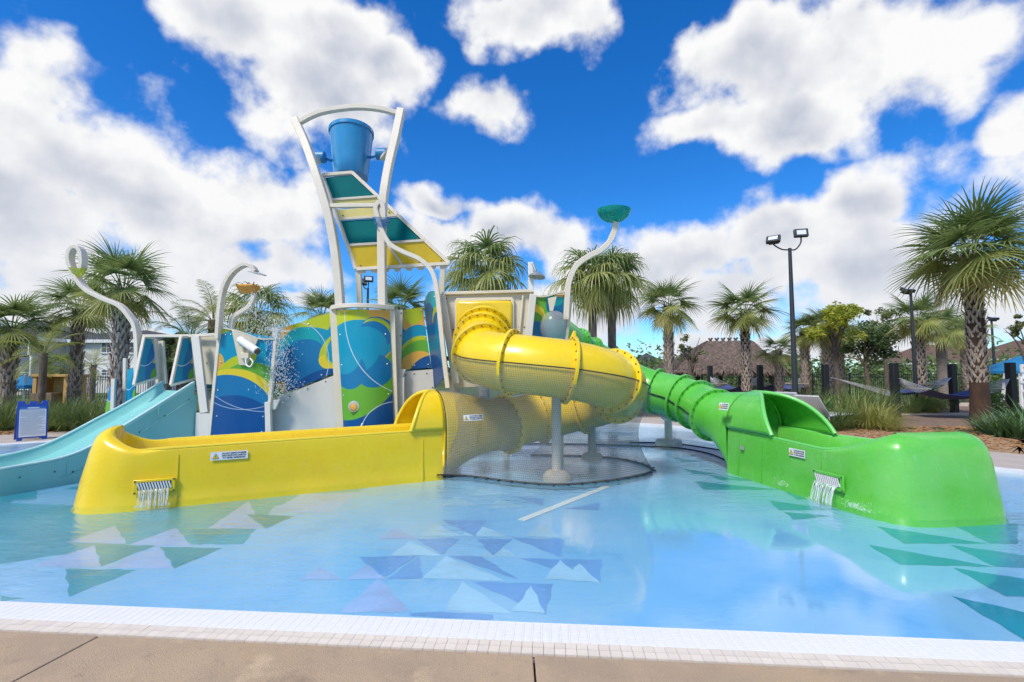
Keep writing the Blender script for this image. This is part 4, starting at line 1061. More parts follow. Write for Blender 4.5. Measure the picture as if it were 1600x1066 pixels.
for i in range(18, 89, 2):
    p = path[i]; dd = Vector((p.x - ctr.x, p.y - ctr.y, 0)); tgx = fr_[i][2]
    o = tgx if tgx.dot(dd) > 0 else -tgx
    ups.append(p + o * (RT + .03) + Vector((0, 0, .0)))
Z_ = -.008
low = [G(690, 742, -.004), G(735, 744, -.004), G(800, 752, -.004), G(870, 757, -.004), G(940, 752, -.004), G(990, 744, -.004), G(1018, 735, -.004), G(1000, 724, -.004), G(960, 716, -.004), G(900, 712, -.004), G(830, 711, -.004)]
lows = catmull(low, 8)
def res(pts, t):
    L = [0]
    for i in range(1, len(pts)): L.append(L[-1] + (pts[i] - pts[i - 1]).length)
    x = t * L[-1]
    for i in range(1, len(pts)):
        if L[i] >= x: return pts[i - 1].lerp(pts[i], (x - L[i - 1]) / max(1e-6, L[i] - L[i - 1]))
    return pts[-1]
def netp(u, v):
    a, b = res(ups, u), res(lows, u)
    p = a.lerp(b, v)
    inw = Vector((ctr.x - p.x, ctr.y - p.y, 0)).normalized()
    drape = math.sin(PI * min(1, max(0, (v - .22) / .78))) * .16
    cling = a.lerp(Vector((a.x, a.y, a.z - (a.z - b.z) * v)), 1.0)
    wv = max(0, 1 - v * 2.6)
    p.x += (a.x - p.x) * wv; p.y += (a.y - p.y) * wv
    return p + inw * (drape - .02)
q = MB(); q.grid(netp, 90, 20); q.build('mesh', M_net, nt, uv=lambda v, i: ((i % 91) / 90 * 200, (i // 91) / 20 * 56))
q = MB(); q.tube([x + Vector((0, 0, .005)) for x in ups], .009, 6); q.build('top_rope', M_black, nt)
q = MB(); q.tube(lows, .014, 6); q.build('bottom_rope', M_black, nt)
q = MB()
for k in range(34):
    p = res(lows, k / 33); o = Vector((p.x - ctr.x, p.y - ctr.y, 0)).normalized(); q.bar(p, p + o * .07, .018, .018)
q.build('floor_anchors', M_black, nt, kind='stuff')
q = MB()
def hoodnet(u, v):
    a = .22 + .50 * u; p = rBy(a, v * .97); e = .01
    n_ = (rBy(a + e, v * .97) - rBy(a - e, v * .97)).cross(rBy(a, min(1, v * .97 + e)) - rBy(a, max(0, v * .97 - e))).normalized()
    c_ = rBy(a + .5, v * .97)
    if n_.dot(p - c_) < 0: n_ = -n_
    return p + n_ * .022
q.grid(hoodnet, 40, 16); q.build('hood_mesh', M_net, nt, uv=lambda v, i: ((i % 41) / 40 * 48, (i // 41) / 16 * 36))
ng = thing('slide_net', Vector((3.1, 9.2, -.06)), 'grey safety net slung beneath the green tube slide', 'net', 'safety nets under the tube slides')
upg = []
for i in range(26, 59, 2):
    p = gpath[i]; s = gf[i][2]; s = s if s.y < 0 else -s
    upg.append(p + s * (RT + .02))
upb = []
for i in range(26, 59, 2):
    p = gpath[i]; s = gf[i][2]; s = s if s.y > 0 else -s
    upb.append(p + s * (RT + .02))
q = MB(); q.grid(lambda u, v: res(upg, u) * (1 - v) + res(upb, u) * v + Vector((0, 0, -math.sin(PI * v) * (RT + .06))), 30, 12); q.build('mesh', M_net, ng, uv=lambda v, i: ((i % 31) / 30 * 90, (i // 31) / 12 * 40))
q = MB(); q.tube(upg, .010, 6); q.build('top_rope', M_black, ng)
lg1 = catmull([G(800, 693, -.004), G(900, 694, -.004), G(1000, 697, -.004), G(1060, 700, -.004), G(1105, 708, -.004), G(1132, 718, -.004)], 8)
lg0 = catmull([G(985, 692, -.004) + Vector((0, .1, 0)), G(1060, 696, -.004) + Vector((0, .25, 0)), G(1140, 706, -.004) + Vector((0, .1, 0))], 8)
q = MB(); q.tube(lg1, .013, 6); q.tube(lg0, .013, 6); q.build('bottom_rope', M_black, ng)
q = MB()
for k in range(26): p = res(lg1, k / 25); q.bar(p, p + Vector((.0, -.07, 0)), .018, .018)
q.build('floor_anchors', M_black, ng, kind='stuff')

# ---------------------------------------------------- spouts, showers, bowls
def glassy(name, c, a=.55, rough=.15):
    mm, t, b = principled(name); MATS[name] = mm
    b.inputs['Base Color'].default_value = (*c, 1); b.inputs['Alpha'].default_value = a; b.inputs['Roughness'].default_value = rough
    b.inputs['Coat Weight'].default_value = .3
    return mm
def spout(label, pts, Y, base_z, cone, ccol, cpos, cr, ch_, flip=1):
    p3 = [at(x, y, Y) for x, y in pts]
    t = thing('curl_spout', Vector((p3[0].x, Y, base_z)), label, 'water spout', 'curled water spouts')
    q = MB(); q.sweep(catmull(p3, 8), .135, .07, (0, 1, 0)); q.build('pole', M_pole, t, bevel=.006)
    q = MB(); c = at(*cpos, Y)
    q.lathe([(.02, -ch_ * .5), (cr * .35, -ch_ * .42), (cr * .62, -ch_ * .05), (cr, ch_ * .5), (cr - .012, ch_ * .5), (cr * .6, -ch_ * .02), (.0, -ch_ * .40)], c, 20, (.08 * flip, -.18, 1)); q.build(cone, ccol, t)
    return t
spout('pale curled spout with yellow cup above the body slide', [(216, 600), (216, 540), (213, 512), (205, 497), (188, 478), (160, 466), (135, 452), (118, 430), (110, 408), (111, 395), (117, 387), (124, 388), (129, 397), (130, 412), (127, 424)], 8.75, .9, 'cup', glassy('yellow_cup', (.72, .70, .03), .62), (122, 427), .135, .2)
spout('pale curled spout with blue cup in front of the bucket tower', [(700, 606), (692, 540), (685, 470), (680, 438), (672, 420), (655, 405), (630, 394), (610, 382), (598, 362), (591, 340), (588, 326), (592, 318), (597, 318), (600, 328), (600, 345)], 8.1, 1.2, 'cup', glassy('blue_cup', (.03, .25, .6), .38), (596, 352), .16, .24)
q3 = [(884, 500), (886, 465), (889, 440), (900, 416), (920, 401), (938, 392), (952, 378), (960, 360), (962, 348)]
p3 = [at(x, y, 8.62) for x, y in q3]
t_ = thing('curl_spout', Vector((p3[0].x, 8.62, 2.3)), 'pale S-shaped pole holding a turquoise bowl beside the slide tower', 'water spout', 'curled water spouts')
q = MB(); q.sweep(catmull(p3, 8), .14, .10, (0, 1, 0)); q.build('pole', M_pole, t_, bevel=.008)
bm_ = at(959, 337, 8.62); q = MB(); rr_ = .31
q.lathe([(.03, -.10), (.16, -.09), (.25, -.03), (.295, .05), (rr_, .10), (rr_ - .015, .105), (.27, .04), (.23, -.01), (.14, -.06), (0, -.07)], bm_, 28, (.03, -.02, 1)); q.build('bowl', mat('turquoise_bowl', (.01, .50, .44), .2, trans=.45), t_)
# shower arch
sh_ = thing('shower_arch', Vector((at(343, 515, 8.28).x, 8.28, 2.2)), 'pale arched shower pole rising from the left wave panel', 'shower')
q = MB(); q.sweep(catmull([at(x, y, 8.28) for x, y in ((341, 530), (343, 500), (346, 470), (352, 445), (364, 426), (381, 414.5), (394, 417), (400, 425))], 8), .13, .065, (0, 1, 0)); q.build('pole', M_pole, sh_, bevel=.006)
q = MB(); q.lathe([(0, .02), (.05, .02), (.15, .0), (.15, -.015), (0, -.012)], at(402, 427, 8.26), 22, (.25, -.1, 1)); q.build('shower_head', M_bolt2, sh_)
ob_ = thing('tipping_scoop', Vector((at(362, 510, 8.42).x, 8.42, 2.2)), 'orange scoop on a bent pole beside the shower arch', 'scoop')
q = MB(); q.sweep(catmull([at(x, y, 8.42) for x, y in ((361, 520), (362, 507), (366, 495), (378, 487), (390, 478), (396, 466), (396, 455))], 8), .075, .075, (0, 1, 0)); q.build('pole', M_pole, ob_, bevel=.01)
q = MB(); c = at(388, 452, 8.4)
q.grid(lambda u, v: c + Vector((-.19 + .34 * u + (.05 * (1 - v)) * (1 - u) * 2.2 - .015 * (1 - v), .15 * math.cos(PI * (1.0 * v)) * (.5 + .5 * u), -.075 + .15 * abs(2 * v - 1) ** .8 * (1 - .1 * u))), 10, 12); qq = q.build('scoop', mat('orange_plastic', (.78, .33, .03), .35, coat=.3), ob_)
sol = qq.modifiers.new('thick', 'SOLIDIFY'); sol.thickness = .02
q = MB(); q.prism([c + Vector((.135, .14, .07)), c + Vector((.135, -.14, .07)), c + Vector((.10, -.05, -.075)), c + Vector((.10, .05, -.075))], (.015, 0, 0)); q.build('scoop_end', MATS['orange_plastic'], ob_)
wc = thing('water_cannon', at(384, 540, 8.28), 'white pipe water cannon on the left wave panel', 'water cannon')
q = MB(); q.tube([at(375, 531, 8.32), at(402, 549, 8.1)], .065, 18); q.build('barrel', M_white, wc, bevel=.006)
q = MB(); q.tube([at(400.5, 548, 8.11), at(403, 549.7, 8.09)], .052, 16); q.build('muzzle', M_bolt, wc)
q = MB(); q.tube([at(377, 532, 8.3), at(381, 556, 8.34)], .03, 10); q.box(at(384, 556, 8.33), (.14, .09, .10)); q.build('mount', M_cream, wc, bevel=.006)
q = MB(); q.tube(catmull([at(384, 560, 8.25), at(385, 570, 8.22), at(391, 573, 8.2), at(395, 566, 8.22), at(391, 560, 8.25)], 5), .013, 8); q.build('handle', M_white, wc)
s2 = thing('shower_post', Vector((at(830, 460, 8.55).x, 8.55, 2.7)), 'grey shower head on a white post behind the slide tower', 'shower')
q = MB(); q.bar(at(829, 410, 8.55), at(830, 470, 8.55), .09, .06); q.build('pole', M_white, s2, bevel=.006)
q = MB(); q.tube([at(833, 412, 8.5), at(837, 424, 8.45)], .025, 10); q.lathe([(.02, .07), (.05, .06), (.15, -.02), (.15, -.04), (0, -.03)], at(839, 430, 8.45), 20, (.12, .1, 1)); q.build('shower_head', mat('grey_head', (.30, .33, .33), .4, metal=.3), s2)

# ---------------------------------------------------- running water
m, t, b_ = principled('falling_water'); MATS['falling_water'] = m
b_.inputs['Base Color'].default_value = (.93, .95, .97, 1); b_.inputs['Roughness'].default_value = .08; b_.inputs['Alpha'].default_value = .42; b_.inputs['Specular IOR Level'].default_value = .8
rw_ = random.Random(8)
def drops(name, label, gen, n, r0, r1):
    b = MB()
    for k in range(n):
        p = gen(k / n); r = rw_.uniform(r0, r1)
        s = rw_.uniform(1.0, 2.6)
        b.add([p + Vector(v) for v in ((r, 0, 0), (-r, 0, 0), (0, r, 0), (0, -r, 0), (0, 0, r * s), (0, 0, -r * s))], [(0, 2, 4), (2, 1, 4), (1, 3, 4), (3, 0, 4), (2, 0, 5), (1, 2, 5), (3, 1, 5), (0, 3, 5)])
    o = b.build(name, m, None); tag(o, label, 'water spray', kind='stuff'); return o
def gauss(s): return rw_.gauss(0, s)
def curtain(k):
    u = rw_.random(); x = rw_.uniform(380, 418); 
    return at(x + gauss(3) + 10 * u * u, 455 + u * 75, 8.3) + Vector((gauss(.02), gauss(.09), 0))
drops('water_spray', 'falling curtain of drops below the orange scoop', curtain, 500, .004, .008)
def splash(k):
    u = rw_.random() ** .8
    return at(436 + gauss(7 + 8 * u), 505 + u * 115 + gauss(5), 8.35) + Vector((0, gauss(.12), 0))
drops('water_spray', 'white splash of drops in front of the slanted panel', splash, 1300, .004, .010)
def crown_(k):
    a = rw_.uniform(0, PI); r = abs(gauss(26))
    return at(428 + math.cos(a) * r, 518 - math.sin(a) * r * 1.2, 8.35) + Vector((0, gauss(.08), 0))
drops('water_spray', 'bursting water above the slanted panel', crown_, 420, .004, .010)
def shw(k):
    u = rw_.random(); return at(838 + gauss(3) + 14 * u * u, 434 + 26 * u, 8.45) + Vector((0, gauss(.04), 0))
drops('water_spray', 'thin spray from the grey shower head', shw, 110, .003, .006)
def jets(name, label, P, xd, nd, w, drop, reach, n):
    b = MB()
    for k in range(n):
        x0 = (k / (n - 1) - .5) * w + rw_.uniform(-.008, .008); rr = rw_.uniform(.0018, .0045); fr2 = reach * rw_.uniform(.6, 1.15)
        pts = [P + xd * (x0 + gauss(.004) + .003 * math.sin(4 * s + k)) + nd * (.035 + fr2 * s) + Vector((0, 0, -drop * s * s)) for s in [i / 7 for i in range(8)]]
        b.tube(pts, [rr * (1 + .5 * rw_.random()) for _ in pts], 5)
    for k in range(n * 4):
        p = P + xd * rw_.uniform(-w * .6, w * .6) + nd * (.05 + reach * rw_.uniform(.3, 2.0)) + Vector((0, 0, -drop + abs(gauss(.022)))); r = rw_.uniform(.002, .006)
        b.add([p + Vector(v) for v in ((r, 0, 0), (-r, 0, 0), (0, r, 0), (0, -r, 0), (0, 0, r), (0, 0, -r))], [(0, 2, 4), (2, 1, 4), (1, 3, 4), (3, 0, 4), (2, 0, 5), (1, 2, 5), (3, 1, 5), (0, 3, 5)])
    o = b.build(name, m, None); tag(o, label, 'water', kind='stuff')
Ay = Vector((-4.93, 5.352)); By = Vector((-1.04, 7.25)); dy = (By - Ay).normalized()
jets('water_fall', 'water spilling from the grille of the yellow slide', YOUT + Vector((0, 0, -.035)), Vector((dy.x, dy.y, 0)), Vector((dy.y, -dy.x, 0)), .28, .18, .05, 34)
dg = (Vector((3.45, 7.75)) - Vector((3.98, 4.98))).normalized()
jets('water_fall', 'water spilling from the grille of the green slide', GOUT + Vector((0, 0, -.035)), Vector((dg.x, dg.y, 0)), Vector((-dg.y, dg.x, 0)) if -dg.y < 0 else Vector((dg.y, -dg.x, 0)), .30, .2, .10, 26)
def churn(k):
    s = rw_.choice((.35, .42, 1.55, .5)); return A.to_3d() + d3 * (s + gauss(.06)) + n3 * (.09 + abs(gauss(.03))) + Vector((0, 0, abs(gauss(.045))))
drops('water_spray', 'small bubbling jets at the foot of the green slide', churn, 220, .002, .0055)
def tch(k):
    i = rw_.randrange(3, 34); return line[i] + side_off(i) * rw_.uniform(.2, .75) + Vector((0, 0, zc[i].z + .01 + abs(gauss(.01))))
drops('water_spray', 'water drops running down the teal slide', tch, 380, .004, .009)

# ============================================================ PALMS
def leafmat(name, c, c2, trans=.4, rough=.45, vs=1.5):
    return mat(name, c, rough, col2=c2, vscale=vs, trans=trans)
M_l1 = leafmat('palm_green', (.18, .25, .07), (.28, .345, .12))
M_l2 = leafmat('palm_mid_green', (.30, .35, .09), (.42, .43, .14))
M_l3 = leafmat('palm_old_frond', (.50, .41, .11), (.38, .36, .11), .25)
M_l4 = leafmat('palm_dead_frond', (.36, .24, .11), (.46, .31, .14), .15)
M_yg = leafmat('palm_lime', (.30, .37, .07), (.40, .42, .08))
M_bark = mat('palm_boot', (.54, .45, .365), .9, col2=(.36, .29, .235), vscale=14, bump=.8, bscale=40)
M_barkd = mat('palm_core', (.22, .165, .125), .95, col2=(.13, .095, .07), vscale=10, bump=.8, bscale=30, stretch=(1, 1, .4))
M_barkb = mat('palm_bare_bark', (.085, .045, .026), .95, col2=(.05, .028, .018), vscale=6, bump=.7, bscale=26, stretch=(1, 1, .35))
M_barkg = mat('grey_palm_bark', (.27, .235, .20), .9, col2=(.17, .14, .12), vscale=9, bump=.6, bscale=24, stretch=(1, 1, 2.5))

def strip(b, pts, ws, side):
    n = len(pts); vs = []
    for p, w in zip(pts, ws): vs += [p - side * w / 2, p + side * w / 2]
    b.add(vs, [(2 * i, 2 * i + 1, 2 * i + 3, 2 * i + 2) for i in range(n - 1)])
def fan_frond(rng, elev, pet=.78, rad=1.10, nl=32, droop=.5, ribbon=0.0):
    """costapalmate palm leaf in the X-Z plane frame; gravity is -Z"""
    b = MB(); e = elev
    pts = []; p = Vector((0, 0, 0)); a = e
    for k in range(6): pts.append(p.copy()); p = p + Vector((math.cos(a), 0, math.sin(a))) * pet / 5; a -= .07 + .05 * droop
    b.tube(pts, [.022, .019, .016, .014, .012, .010], 5, cap=False)
    hub = pts[-1]; ax = Vector((math.cos(a), 0, math.sin(a))); side = Vector((0, 1, 0)); nrm = ax.cross(side); 
    if nrm.z < 0: nrm = -nrm
    twist = rng.uniform(-.5, .5)
    s2 = (side * math.cos(twist) + nrm * math.sin(twist)).normalized(); n2 = ax.cross(s2)
    if n2.z < 0: n2 = -n2
    for k in range(nl):
        th = R(-125) + R(250) * (k + .5) / nl + rng.uniform(-.03, .03)
        L = rad * (.62 + .42 * math.cos(th * .62)) * rng.uniform(.9, 1.08)
        fold = .32 * abs(math.sin(th))
        dr = (ax * math.cos(th) + s2 * math.sin(th) - n2 * fold * .4 + Vector((0, 0, .08))).normalized()
        base = hub - ax * .10 * abs(math.sin(th * .5))
        q = base.copy(); pp = [q.copy()]; w = []
        seg = 5; g = rng.uniform(.75, 1.25) * droop
        for i in range(seg):
            f = (i + 1) / seg
            dr = (dr + Vector((0, 0, -1)) * g * (.05 + .34 * f * f) * (1 + ribbon * f * 3)).normalized()
            q = q + dr * L / seg; pp.append(q.copy())
        wm = .042 * rad
        ws = [wm * .55, wm, wm * 1.0, wm * .75, wm * .42, .004]
        sd = dr.cross(Vector((0, 0, 1)))
        tang = (-ax * math.sin(th) + s2 * math.cos(th)).normalized()
        strip(b, pp, ws, (tang * .85 + n2 * rng.uniform(-.5, .5)).normalized())
    return b
def feather_frond(rng, elev, L=2.0, nl=34, droop=.8, ll=.42):
    b = MB(); pts = []; p = Vector((0, 0, 0)); a = elev
    for k in range(11): pts.append(p.copy()); p = p + Vector((math.cos(a), 0, math.sin(a))) * L / 10; a -= .11 * droop * (1 + k * .12)
    b.tube(pts, [.02 - .0016 * k for k in range(11)], 4, cap=False)
    for k in range(nl):
        t = .16 + .84 * k / nl; i = min(9, int(t * 10)); c = pts[i].lerp(pts[i + 1], t * 10 - i); tg = (pts[i + 1] - pts[i]).normalized()
        for s in (-1, 1):
            dr = (tg * .75 + Vector((0, s, 0)) * .9 + Vector((0, 0, .25 - .5 * droop * rng.random()))).normalized()
            l = ll * math.sin(PI * (.12 + .86 * t)) * rng.uniform(.85, 1.1) + .05
            q1 = c + dr * l * .5; q2 = q1 + (dr + Vector((0, 0, -.5 * droop))).normalized() * l * .5
            strip(b, [c, q1, q2], [.014, .024, .003], tg)
    return b
FR = {}
def frond_set(kind):
    if kind in FR: return FR[kind]
    rng = random.Random(hash(kind) % 1000 if False else {'sabal': 3, 'weep': 7, 'feather': 9, 'lime': 11}[kind]); o = []
    els = [R(e) for e in (82, 62, 42, 22, 4, -16, -38, -62)]
    for i, e in enumerate(els):
        for v in range(2):
            if kind == 'weep': b = fan_frond(rng, e, pet=.95, rad=1.5, nl=24, droop=.62, ribbon=1.9); m = (M_l1, M_l1, M_l2, M_l2, M_l2, M_l2, M_l3, M_l3)[i]
            elif kind == 'feather': b = feather_frond(rng, e, droop=.9); m = (M_l2, M_l2, M_l2, M_l1, M_l1, M_l2, M_l3, M_l3)[i]
            elif kind == 'lime': b = feather_frond(rng, e, droop=.7); m = M_yg if i > 1 else M_l2
            else: b = fan_frond(rng, e, droop=.42 + .25 * rng.random()); m = (M_l1, M_l1, M_l1, M_l1, M_l2, M_l2, M_l3, M_l3)[i]
            o.append((b, b.mesh('frond', m, smooth=False), m))
    FR[kind] = o
    return o
def boots_mesh(seed, H, r, z0):
    rng = random.Random(seed); b = MB(); step = .15; nr = max(2, int((H - z0) / step)); k_ = 8
    for j in range(nr):
        z = z0 + j * step; off = (j % 2) * .5
        for k in range(k_):
            a = 2 * PI * (k + off) / k_ + rng.uniform(-.14, .14); hw = PI / k_ * rng.uniform(.85, 1.1); up_ = .22 * rng.uniform(.7, 1.3); out_ = r + .04 + rng.uniform(0, .07)
            if rng.random() < .07: continue
            def P(da, zz, rr): return Vector((math.cos(a + da) * rr, math.sin(a + da) * rr, zz))
            for s in (-1, 1):
                A1, A2 = P(s * hw, z, r + .005), P(s * hw * .28, z - .01, r + .014)
                B1, B2 = P(s * hw * .26, z + up_, out_), P(-s * hw * .16, z + up_ - .01, out_ - .004)
                b.add([A1, A2, B2, B1, P(s * hw, z, r - .03), P(s * hw * .28, z - .01, r - .03)], [(0, 1, 2, 3), (4, 5, 1, 0)] if s > 0 else [(3, 2, 1, 0), (0, 1, 5, 4)])
    return b
PALM_N = 0
def palm(label, px, py_c, Y, sz, kind='sabal', tr=.17, zbase=-.05, group='palm trees round the pool', count=44, individual=False, bare=0.0, boots=True, thin=False, lean=0.0, seed=None, old=1.0, name='palm_tree', grey=False, dead=0):
    """px, py_c crown heart in the photo, Y depth, sz frond scale"""
    global PALM_N
    PALM_N += 1; rng = random.Random(seed or PALM_N * 17)
    c = at(px, py_c, Y); H = c.z
    t = thing(name, Vector((c.x + lean, Y, zbase)), label, 'palm tree', group)
    h = H - zbase
    # trunk
    n = 14; pts = [Vector((-lean * (k / n) , .0, h * k / n)) for k in range(n + 1)]
    b = MB(); b.tube(pts, [tr * (1.12 - .14 * k / n + (.25 * (1 - k / 2) if k < 2 else 0)) * (1 + .03 * rng.uniform(-1, 1)) for k in range(n + 1)], 16)
    me = b.mesh('trunk', M_barkg if grey else (M_barkb if bare else M_barkd)); tk = child('trunk', me, t)
    if boots:
        bb = boots_mesh(PALM_N, h - .02, tr, max(.05, bare))
        if lean: 
            for v in bb.v: v.x -= lean * v.z / h
        child('leaf_bases', bb.mesh('leaf_bases', M_bark, smooth=False), t)['kind'] = 'stuff'
    fs = frond_set(kind); cm = {}
    ga = PI * (3 - 5 ** .5)
    for k in range(count):
        u = (k + .5) / count; e = 86 - 135 * u ** 1.25 if old > .5 else 82 - 110 * u
        ei = min(range(8), key=lambda i: abs((82, 62, 42, 22, 4, -16, -38, -62)[i] - e + rng.uniform(-9, 9)))
        b, me, m = fs[ei * 2 + rng.randrange(2)]
        if dead and ei >= 6 and rng.random() < dead: m = M_l4
        s = sz * rng.uniform(.86, 1.12) * (.95, 1, 1, 1, .98, .95, .88, .8)[ei]; az_ = k * ga + rng.uniform(-.2, .2)
        off = Vector((math.cos(az_) * tr * .6, math.sin(az_) * tr * .6, h - .12 + .18 * (1 - u) + 0))
        off.x -= lean
        if individual:
            child('frond', me, t, off, (0, 0, az_), (s, s, s))
        else:
            cm.setdefault(m, MB()); M_ = Matrix.Translation(off) @ Matrix.Rotation(az_, 4, 'Z') @ Matrix.Scale(s, 4)
            cm[m].add([M_ @ v for v in b.v], b.f)
    if not individual:
        b = MB(); mats = list(cm); cnt = []
        for m in mats: b.add(cm[m].v, cm[m].f); cnt.append(len(cm[m].f))
        me = b.mesh('crown', None, smooth=False)
        for m in mats: me.materials.append(m)
        idx_ = []
        for i, c_ in enumerate(cnt): idx_ += [i] * c_
        if len(idx_) == len(me.polygons): me.polygons.foreach_set('material_index', idx_)
        child('crown', me, t)
    return t
# near ones with every frond its own part
palm('large fan palm with crosshatched trunk and dark brown foot at right', 1517, 398, 14.6, 1.18, individual=True, tr=.21, bare=1.25, count=42, dead=.4, seed=4)
palm('large fan palm with crosshatched trunk behind the curled spout at left', 193, 450, 12.2, .72, individual=True, tr=.165, count=28, seed=9, dead=.2)
palm('fan palm at the left edge above the blue umbrella', 18, 512, 14.5, .80, individual=True, tr=.16, count=26, seed=21, old=0)
palm('fan palm with slim trunk between the left edge palm and the large one', 124, 482, 16.0, .76, individual=True, tr=.155, count=22, seed=33, old=0, dead=.2)
palm('fan palm left of the thatched hut', 1043, 478, 19.0, .80, tr=.165, count=24, seed=5)
palm('fan palm standing right in front of the thatched hut', 1163, 488, 19.5, .86, tr=.155, count=24, seed=6, bare=.8)
palm('small young palm beside the hut and the tall lamp post', 1216, 548, 20.5, .55, tr=.14, count=20, seed=8, old=0)
palm('weeping ribbon palm behind the slide tower', 757, 425, 14.5, .74, 'weep', tr=.15, count=34, seed=12, boots=False, grey=True)
palm('weeping ribbon palm right of the turquoise bowl, left trunk', 925, 438, 15.0, .70, 'weep', tr=.13, count=30, seed=13, boots=False)
palm('weeping ribbon palm right of the turquoise bowl, right trunk', 955, 440, 15.6, .74, 'weep', tr=.13, count=30, seed=14, boots=False)
palm('fan palm peeking over the narrow wave panel', 628, 482, 17.0, .75, count=26, seed=15)
palm('low fan palm peeking over the slanted wave panel', 503, 492, 18.0, .7, count=22, seed=16)
palm('drooping fan palm behind the shower arch', 400, 488, 13.6, .6, 'weep', count=22, seed=17, boots=False)
palm('feathery palm behind the guard rail of the body slide', 296, 525, 12.8, .62, 'feather', count=20, seed=18, boots=False)
palm('feathery palm left of the shower arch with arching fronds', 335, 500, 14.6, .72, 'feather', count=22, seed=19, boots=False)
palm('small feather palm in front of the wooden counter', 69, 552, 13.6, .55, 'lime', tr=.085, count=18, seed=22, boots=False, old=0)
palm('lime green small palm before the white house', 146, 570, 22.0, .5, tr=.10, count=20, seed=23, kind='lime', old=0)
palm('short palm behind the wooden counter', 97, 574, 24.0, .55, tr=.14, count=18, seed=24)
palm('fan palm behind the yellow-green tree', 1292, 512, 22.0, .72, tr=.22, count=30, seed=25)
palm('fan palm with grey trunk left of the yellow-green tree', 1256, 518, 23.0, .65, tr=.18, count=26, seed=26)
palm('fan palm left of the slanting dark lamp post', 1433, 500, 21.0, .85, tr=.2, count=24, seed=27, bare=1.0)
palm('fan palm with smooth grey trunk behind the hammock', 1469, 515, 24.0, .85, tr=.21, count=24, seed=28, boots=False, grey=True)
palm('fan palm hidden behind the large right palm', 1508, 520, 26.0, .8, tr=.22, count=26, seed=29)
palm('second fan palm near the yellow-green tree', 1310, 530, 26.0, .7, tr=.22, count=26, seed=31)

# ============================================================ BROADLEAF TREES AND SHRUBS
def leaf_cloud(b, rng, c, rad, n, size, sq=(1, 1, .8), shell=.55):
    for k in range(n):
        v = Vector((rng.gauss(0, 1), rng.gauss(0, 1), rng.gauss(0, 1))).normalized(); r = rad * (shell + (1 - shell) * rng.random())
        p = c + Vector((v.x * r * sq[0], v.y * r * sq[1], v.z * r * sq[2]))
        a = Vector((rng.gauss(0, 1), rng.gauss(0, 1), rng.gauss(0, .6))).normalized(); q = a.cross(Vector((rng.gauss(0, 1), rng.gauss(0, 1), rng.gauss(0, 1)))).normalized()
        s = size * rng.uniform(.6, 1.3)
        b.add([p - a * s, p - q * s * .42, p + a * s, p + q * s * .42], [(0, 1, 2, 3)])
M_lf = [leafmat('leaf_dark', (.085, .145, .05), (.14, .21, .07), .35), leafmat('leaf_mid', (.11, .18, .05), (.17, .235, .07), .3), leafmat('leaf_lime', (.50, .50, .05), (.34, .40, .05), .4), leafmat('leaf_olive', (.16, .19, .07), (.23, .24, .10), .3)]
M_trk = mat('tree_bark', (.16, .125, .095), .9, var=.4, vscale=12, bump=.6)
def tree(label, px, py, Y, wpx, hpx, lf, seed, dens=1.0, leaf=.10, group='broadleaf trees in the garden', airy=False, trunk=.10):
    rng = random.Random(seed); c = at(px, py, Y); k_ = Y / FPX; rx, rz = wpx / 2 * k_, hpx / 2 * k_
    t = thing('broadleaf_tree', Vector((c.x, Y, -.05)), label, 'tree', group)
    b = MB(); top = Vector((0, 0, c.z + .05)); tips = []
    b.tube([Vector((0, 0, 0)), Vector((.05, 0, c.z * .35)), Vector((-.03, .02, c.z * .75)), top], [trunk * 1.25, trunk, trunk * .7, trunk * .3], 9)
    for k in range(9):
        a = 2 * PI * k / 9 + rng.uniform(-.3, .3); z0 = c.z * rng.uniform(.45, .85); e = Vector((math.cos(a) * rx * .75 * rng.uniform(.6, 1.1), math.sin(a) * rx * .75, c.z + rz * rng.uniform(-.5, .75)))
        b.tube(catmull([Vector((0, 0, z0)), Vector((e.x * .45, e.y * .45, (z0 + e.z) / 2 + .1)), e], 3), [trunk * .45 * (1 - .8 * i / 6) for i in range(7)], 6); tips.append(e)
    child('trunk', b.mesh('trunk', M_trk), t)
    cr = MB(); ncl = int((13 if airy else 26) * dens)
    for k in range(ncl):
        v = Vector((rng.gauss(0, 1), rng.gauss(0, 1), rng.gauss(0, 1))).normalized() * (rng.random() ** .4)
        cc = Vector((v.x * rx * .8, v.y * rx * .8, c.z + v.z * rz * .82)); rr = min(rx, rz) * rng.uniform(.22, .42) * (.75 if airy else 1)
        leaf_cloud(cr, rng, cc, rr, int((70 if airy else 150) * dens), leaf, shell=.3)
    child('crown', cr.mesh('crown', lf, smooth=False), t)
    return t
tree('yellow-green feathery tree right of the tall lamp post', 1303, 503, 20.0, 108, 76, M_lf[2], 41, leaf=.075)
tree('dark green rounded tree behind the hammocks', 1352, 535, 24.0, 100, 90, M_lf[0], 42, leaf=.10)
tree('olive tree behind the hammock posts with wispy top', 1380, 505, 27.0, 90, 70, M_lf[3], 43, airy=True, leaf=.11)
tree('tree branch of small leaves at the right edge', 1604, 505, 13.0, 74, 52, M_lf[3], 44, airy=True, leaf=.05, trunk=.06)
tree('bare wispy tree left of the thatched hut', 1078, 545, 24.0, 70, 60, M_lf[3], 45, airy=True, leaf=.07)
tree('small dark tree behind the body slide guard rail', 262, 565, 12.2, 70, 70, M_lf[0], 46, leaf=.07)
tree('bushy tree behind the shower bay', 330, 560, 13.0, 90, 90, M_lf[1], 47, leaf=.07)
tree('white flowered bush behind the cream wall', 282, 545, 13.3, 60, 70, M_lf[3], 48, leaf=.06)
